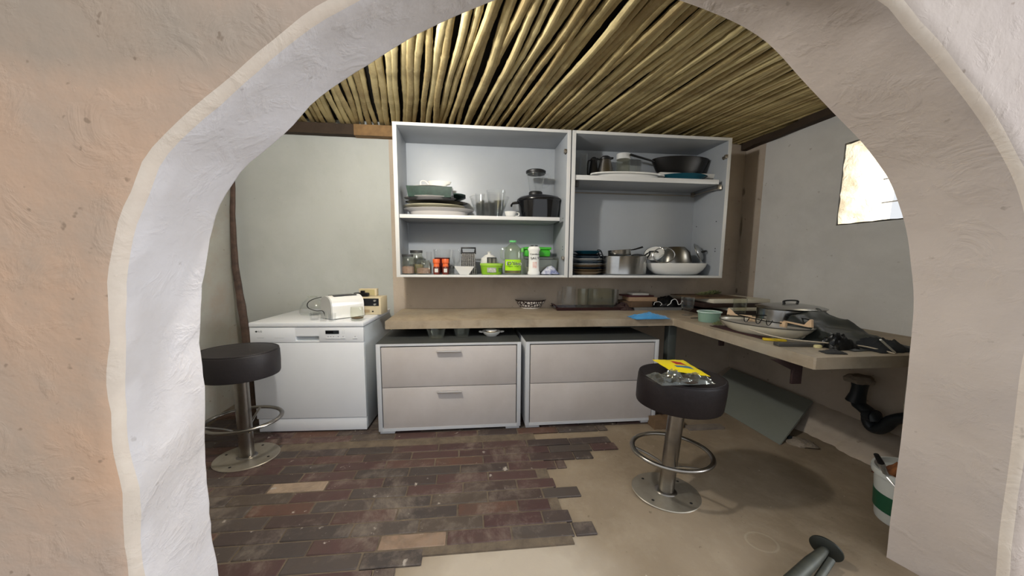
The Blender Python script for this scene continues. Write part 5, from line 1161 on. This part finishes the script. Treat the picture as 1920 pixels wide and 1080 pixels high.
# jar, dome, cups and cord
x = at(666, 602, 'z', ZD); w = wid(654, 679, x); r = w/2; h = hz(666, 576, x.y)-ZD
t = Thing('glass_jar', 'round glass jar with brown dregs at the right front of the dishwasher top', 'jar', (x.x+0.006, x.y+0.02, ZD)); t.part('glass', MB().lathe([(0, 0), (r*0.7, 0), (r*0.95, 0.012), (r, h*0.4), (r*0.96, h*0.8), (r*0.9, h), (r*0.86, h), (r*0.92, h*0.8), (r*0.95, h*0.4), (r*0.85, 0.016), (0, 0.008)], 32), m_glassg)
t.part('dregs', MB().lathe([(0, 0.010), (r*0.8, 0.016), (r*0.90, h*0.22), (0, h*0.2)], 28), mat('dregs_brown', '70583a', 0.8, noise_amt=0.6, noise_scale=50))
p = at(583, 590, 'z', ZD); w = wid(559, 608, p); r = w/2; h = hz(583, 556, p.y)-ZD
t = Thing('glass_carafe', 'clear rounded glass carafe with flat stopper on the left of the dishwasher top', 'carafe', (p.x+0.004, p.y+0.03, ZD))
t.part('glass', MB().lathe([(0, 0), (r*0.9, 0), (r, h*0.12), (r*0.96, h*0.35), (r*0.72, h*0.68), (r*0.38, h*0.88), (r*0.30, h*0.95), (r*0.27, h*0.95), (r*0.35, h*0.86), (r*0.68, h*0.66), (r*0.92, h*0.35), (r*0.95, h*0.12), (0, 0.006)], 44), m_glass)
t.part('stopper', MB().lathe([(0, h*0.955), (r*0.34, h*0.955), (r*0.35, h), (0, h)], 28), m_glassg)
yk = at(590, 600, 'z', ZD).y+0.035
cord('cord', 'black looped cord hanging over the glass carafe left of the toaster', [at(u, v, 'y', yk) for u, v in ((603, 557), (594, 559), (585, 562), (578, 567), (576, 573), (579, 578), (586, 581), (594, 583), (606, 584), (612, 600))], 0.0028, m_blackp)
for u0, u1, vb, vt, lab, yo in ((577, 596, 601, 587, 'small clear glass cup in front of the carafe, leftmost on the dishwasher', 0.0), (597, 611, 603, 586, 'small clear glass cup directly in front of the toaster end', -0.0), (613, 628, 603, 588, 'small clear glass cup third from the left along the dishwasher edge', 0.0)):
    p = at((u0+u1)/2, vb, 'z', ZD); w = wid(u0, u1, p); one('glass_cup', lab, 'glass', (p.x, p.y+w/2, ZD), glass_prof(w*0.4, w/2, hz((u0+u1)/2, vt, p.y)-ZD, 0.003), m_glass, 28)

# ---------------- on the base cabinet ----------------
ZB = BZ1+0.0038
for u0, u1, vb, vt, lab in ((799, 835, 636, 617, 'clear glass bowl on the left base cabinet, left of two'), (850, 882, 633, 617, 'clear glass bowl on the left base cabinet, right of two')):
    p = at((u0+u1)/2, vb, 'z', ZB); w = wid(u0, u1, p); one('glass_bowl', lab, 'bowl', (p.x, p.y+w*0.35, ZB), bowl_prof(w/2, 0.07, 0.004, 0.75, 0.8), m_glassg, 36)
p = at(922, 631, 'z', ZB); w = wid(904, 942, p); r = w/2
t = Thing('soup_bowl', 'white soup bowl with two ear handles and gold rim on the left base cabinet', 'bowl', (p.x, p.y+r*0.6, ZB)); m_gold = mat('gold_rim', 'a98a45', 0.25, 0.9)
t.part('bowl', MB().lathe(bowl_prof(r, 0.038, 0.004, 0.55, 0.6), 36), m_porc); t.part('gold_band', MB().tube([(r*0.55*math.cos(k*PI/16), r*0.55*math.sin(k*PI/16), 0.038) for k in range(32)], 0.005, 6, closed=True), m_gold)
t.part('saucer', MB().lathe([(0, 0.030), (r*0.5, 0.030), (r*0.62, 0.040), (r*0.5, 0.050), (0, 0.052)], 30), m_porc)
for s in (-1, 1): t.part('ear_handle', MB().tube(smooth([(s*r*0.93, -0.014, 0.030), (s*r*1.22, -0.012, 0.034), (s*r*1.22, 0.012, 0.034), (s*r*0.93, 0.014, 0.030)]), 0.004, 6), m_porc)
a = at(1127, 621, 'y', 2.32); b = at(1214, 621, 'y', 2.32)
single('metal_channel', 'grey metal channel fixed under the worktop above the right base cabinet', 'channel', ((a.x+b.x)/2, 2.34, WB-0.034), MB().bx(-(b.x-a.x)/2, (b.x-a.x)/2, -0.03, 0.03, 0.0, 0.033, 0.002), m_leg)

# ---------------- on the right stool ----------------
SZ = 0.706; sc_ = at(1274, 706, 'z', SZ-0.008)
m_yel = mat('packet_yellow', 'e8d21c', 0.35, coat=0.3); m_red = mat('print_red', 'b3302a', 0.4); m_blu = mat('print_blue', '3f6d8c', 0.4)
q = [at(1223, 674, 'z', SZ+0.045), at(1281, 675, 'z', SZ+0.045), at(1332, 706, 'z', SZ+0.022), at(1258, 695, 'z', SZ+0.032)]
o = (q[0]+q[1]+q[2]+q[3])/4; base_ = Vector((o.x, o.y, SZ+0.002))
t = Thing('food_packet', 'yellow and clear plastic food packet lying on the right bar stool seat', 'packet', tuple(base_))
def card(a, b, lift=0.0):
    p_ = (q[0].lerp(q[1], a)).lerp(q[3].lerp(q[2], a), b)-base_; p_.z += 0.008*math.sin(a*PI)*math.sin(b*PI)+0.003*noise.noise(Vector((a*5, b*5, 2)))+lift; return p_
cardo = t.part('header_card', MB().sheet(lambda a, b: card(a, b), 16, 10, 0.0015), m_yel)
t.part('red_print', MB().sheet(lambda a, b: card(0.46+0.30*a, 0.20+0.26*b, 0.0012), 6, 4, 0.0006), m_red, cardo)
t.part('blue_print', MB().sheet(lambda a, b: card(0.34+0.46*a, 0.55+0.14*b, 0.0012), 6, 3, 0.0006), m_blu, cardo)
m_film = thin_glass('film_clear', 'f2f0ea', 0.6, 0.12, 0.08, 2.0)
c0 = at(1286, 716, 'z', SZ)-base_; c0.z = 0
def film(a, b): 
    x = c0.x+0.21*(a-0.55); y = c0.y+0.13*(b-0.45)+0.02; e = (math.sin(PI*a)*math.sin(PI*b))**0.35
    return (x, y, 0.001+e*(0.022+0.034*noise.noise(Vector((a*6, b*5, 5)))+0.022*abs(noise.noise(Vector((a*14, b*12, 1))))))
t.part('plastic_film', MB().sheet(film, 30, 20, 0.0012), m_film)
t.part('contents', MB().lathe([(0, 0), (0.05, 0.002), (0.06, 0.010), (0.03, 0.017), (0, 0.018)], 24, tr(c0.x, c0.y+0.02, 0.0005), mod=lambda a, j: 1+0.2*math.sin(3*a)), mat('contents_dark', '3e342b', 0.5, noise_amt=0.8, noise_scale=60))

# ---------------- on the floor ----------------
p = at(1700, 1035); br = 0.115; bh = 0.27
bc = at(1652, 1010); bc = Vector((bc.x+0.115+0.075, 1.135, 0))
m_bkt = mat('bucket_white', 'c9ccc8', 0.4); m_bg = mat('bucket_label_green', '1f5138', 0.45)
t = Thing('bucket', 'white plastic bucket with green label standing behind the right side of the arch', 'bucket', (bc.x, bc.y, 0.002))
t.part('pail', MB().lathe([(0, 0), (br*0.80, 0), (br*0.82, 0.006), (br*0.96, bh*0.9), (br*0.93, bh*0.9), (br*0.79, 0.008), (0, 0.008)], 48), m_bkt)
t.part('rim', MB().lathe([(br*0.935, bh*0.88), (br*1.02, bh*0.88), (br*1.04, bh*0.93), (br*1.03, bh), (br*0.96, bh), (br*0.93, bh*0.9)], 48), m_bkt)
t.part('label', MB().lathe([(br*0.875, bh*0.22), (br*0.885, bh*0.22), (br*0.915, bh*0.55), (br*0.905, bh*0.55)], 48), m_bg)
t.part('bail', MB().tube(smooth([(-br*1.02, 0, bh*0.95), (-br*1.02, -br*0.5, bh*0.80), (-br*0.5, -br*1.0, bh*0.66), (0, -br*1.08, bh*0.62), (br*0.5, -br*1.0, bh*0.66), (br*1.02, 0, bh*0.95)]), 0.003, 6), m_hnd)
single('cloth', 'rust orange and dark rag stuffed in the white bucket', 'rag', (bc.x, bc.y, bh-0.05), crumple(0.17, 0.16, 0.085, 51, th=0.004, fold=0.5), mat('rag_rust', '8f5a34', 0.9, noise_amt=1.0, noise_scale=8, col2='2c1519'))
hp = [at(1662, 880, 'y', bc.y), at(1652, 868, 'y', bc.y), at(1643, 852, 'y', bc.y)]
hp = [Vector((h_.x, h_.y, h_.z)) for h_ in hp]
t = Thing('paint_brush', 'metal and dark handled brush sticking up out of the white bucket', 'brush', tuple(hp[0]))
t.part('handle', MB().tube([(0, 0, -0.02), hp[1]-hp[0]], [0.010, 0.010], 10), m_chr); t.part('tip', MB().tube([hp[1]-hp[0], hp[2]-hp[0]], [0.0105, 0.008], 10), m_blackp)
# fallen metal table foot
m_gal = mat('galvanised_steel', '4d4e45', 0.55, 0.3, noise_amt=0.8, noise_scale=16, col2='3a3d3b')
dc = at(1549, 1029, 'z', 0.060); tb = at(1462, 1112, 'z', 0.035); d_ = Vector((tb.x-dc.x, tb.y-dc.y, -0.02)); l_ = d_.length
Rm = d_.to_track_quat('Z', 'Y').to_matrix()
t = Thing('metal_table_leg', 'grey metal leg with a round foot plate lying on the floor at the bottom right', 'metal leg', (dc.x, dc.y, 0.062), 0, Rm)
t.part('foot_plate', MB().lathe([(0, -0.005), (0.044, -0.005), (0.047, -0.003), (0.047, 0.003), (0.043, 0.005), (0.018, 0.009), (0, 0.009)], 40), mat('plate_dark', '30332f', 0.5, 0.4, noise_amt=0.5))
t.part('tube', MB().tube([(0, 0, 0.008), (0, 0, 0.04), (0, 0, 0.10), (0, 0, l_+0.12)], [0.012, 0.016, 0.020, 0.022], 14), m_gal)
t.part('brace', MB().tube([(0.024, -0.012, 0.03), (0.034, -0.03, l_*0.6), (0.04, -0.05, l_+0.1)], 0.012, 10), m_gal)
# rubble by the right wall and wood behind the stool
p = at(1488, 830); single('pipe_offcut', 'short black pipe offcut on the floor behind the leaning board corner', 'pipe', (p.x, p.y+0.02, 0.016), MB().tube([(-0.02, 0, 0), (0.02, 0, 0)], 0.015, 16, rz(0.9)), m_pipe)
p = at(1512, 838); single('cement_lump', 'broken grey cement lump on the floor by the right wall', 'rubble', (p.x, p.y+0.03, 0.0), MB().lathe([(0, 0), (0.055, 0), (0.060, 0.012), (0.040, 0.030), (0, 0.034)], 18, mod=lambda a, j: 1+0.2*math.sin(2.3*a+j)+0.12*math.sin(5*a)), m_cemlump)
p = at(1256, 806); w = wid(1226, 1288, p)
single('wood_block', 'rough brown wooden block on the floor behind the right bar stool', 'block', (p.x, p.y+0.05, 0.001), rough_bar(-w/2, w/2, -0.04, 0.04, 0.0, 0.075, 0, 61, 0.01), mat('wood_rough', '715a42', 0.85, noise_amt=0.8, noise_scale=12))
p = at(1322, 806); single('plank', 'thin grey plank lying on the floor between the stool and the leaning board', 'plank', (p.x+0.01, p.y+0.02, 0.001), rough_bar(-0.11, 0.11, -0.025, 0.025, 0, 0.018, 0, 62, 0.003), mat('plank_grey', '80756a', 0.85, noise_amt=0.6))
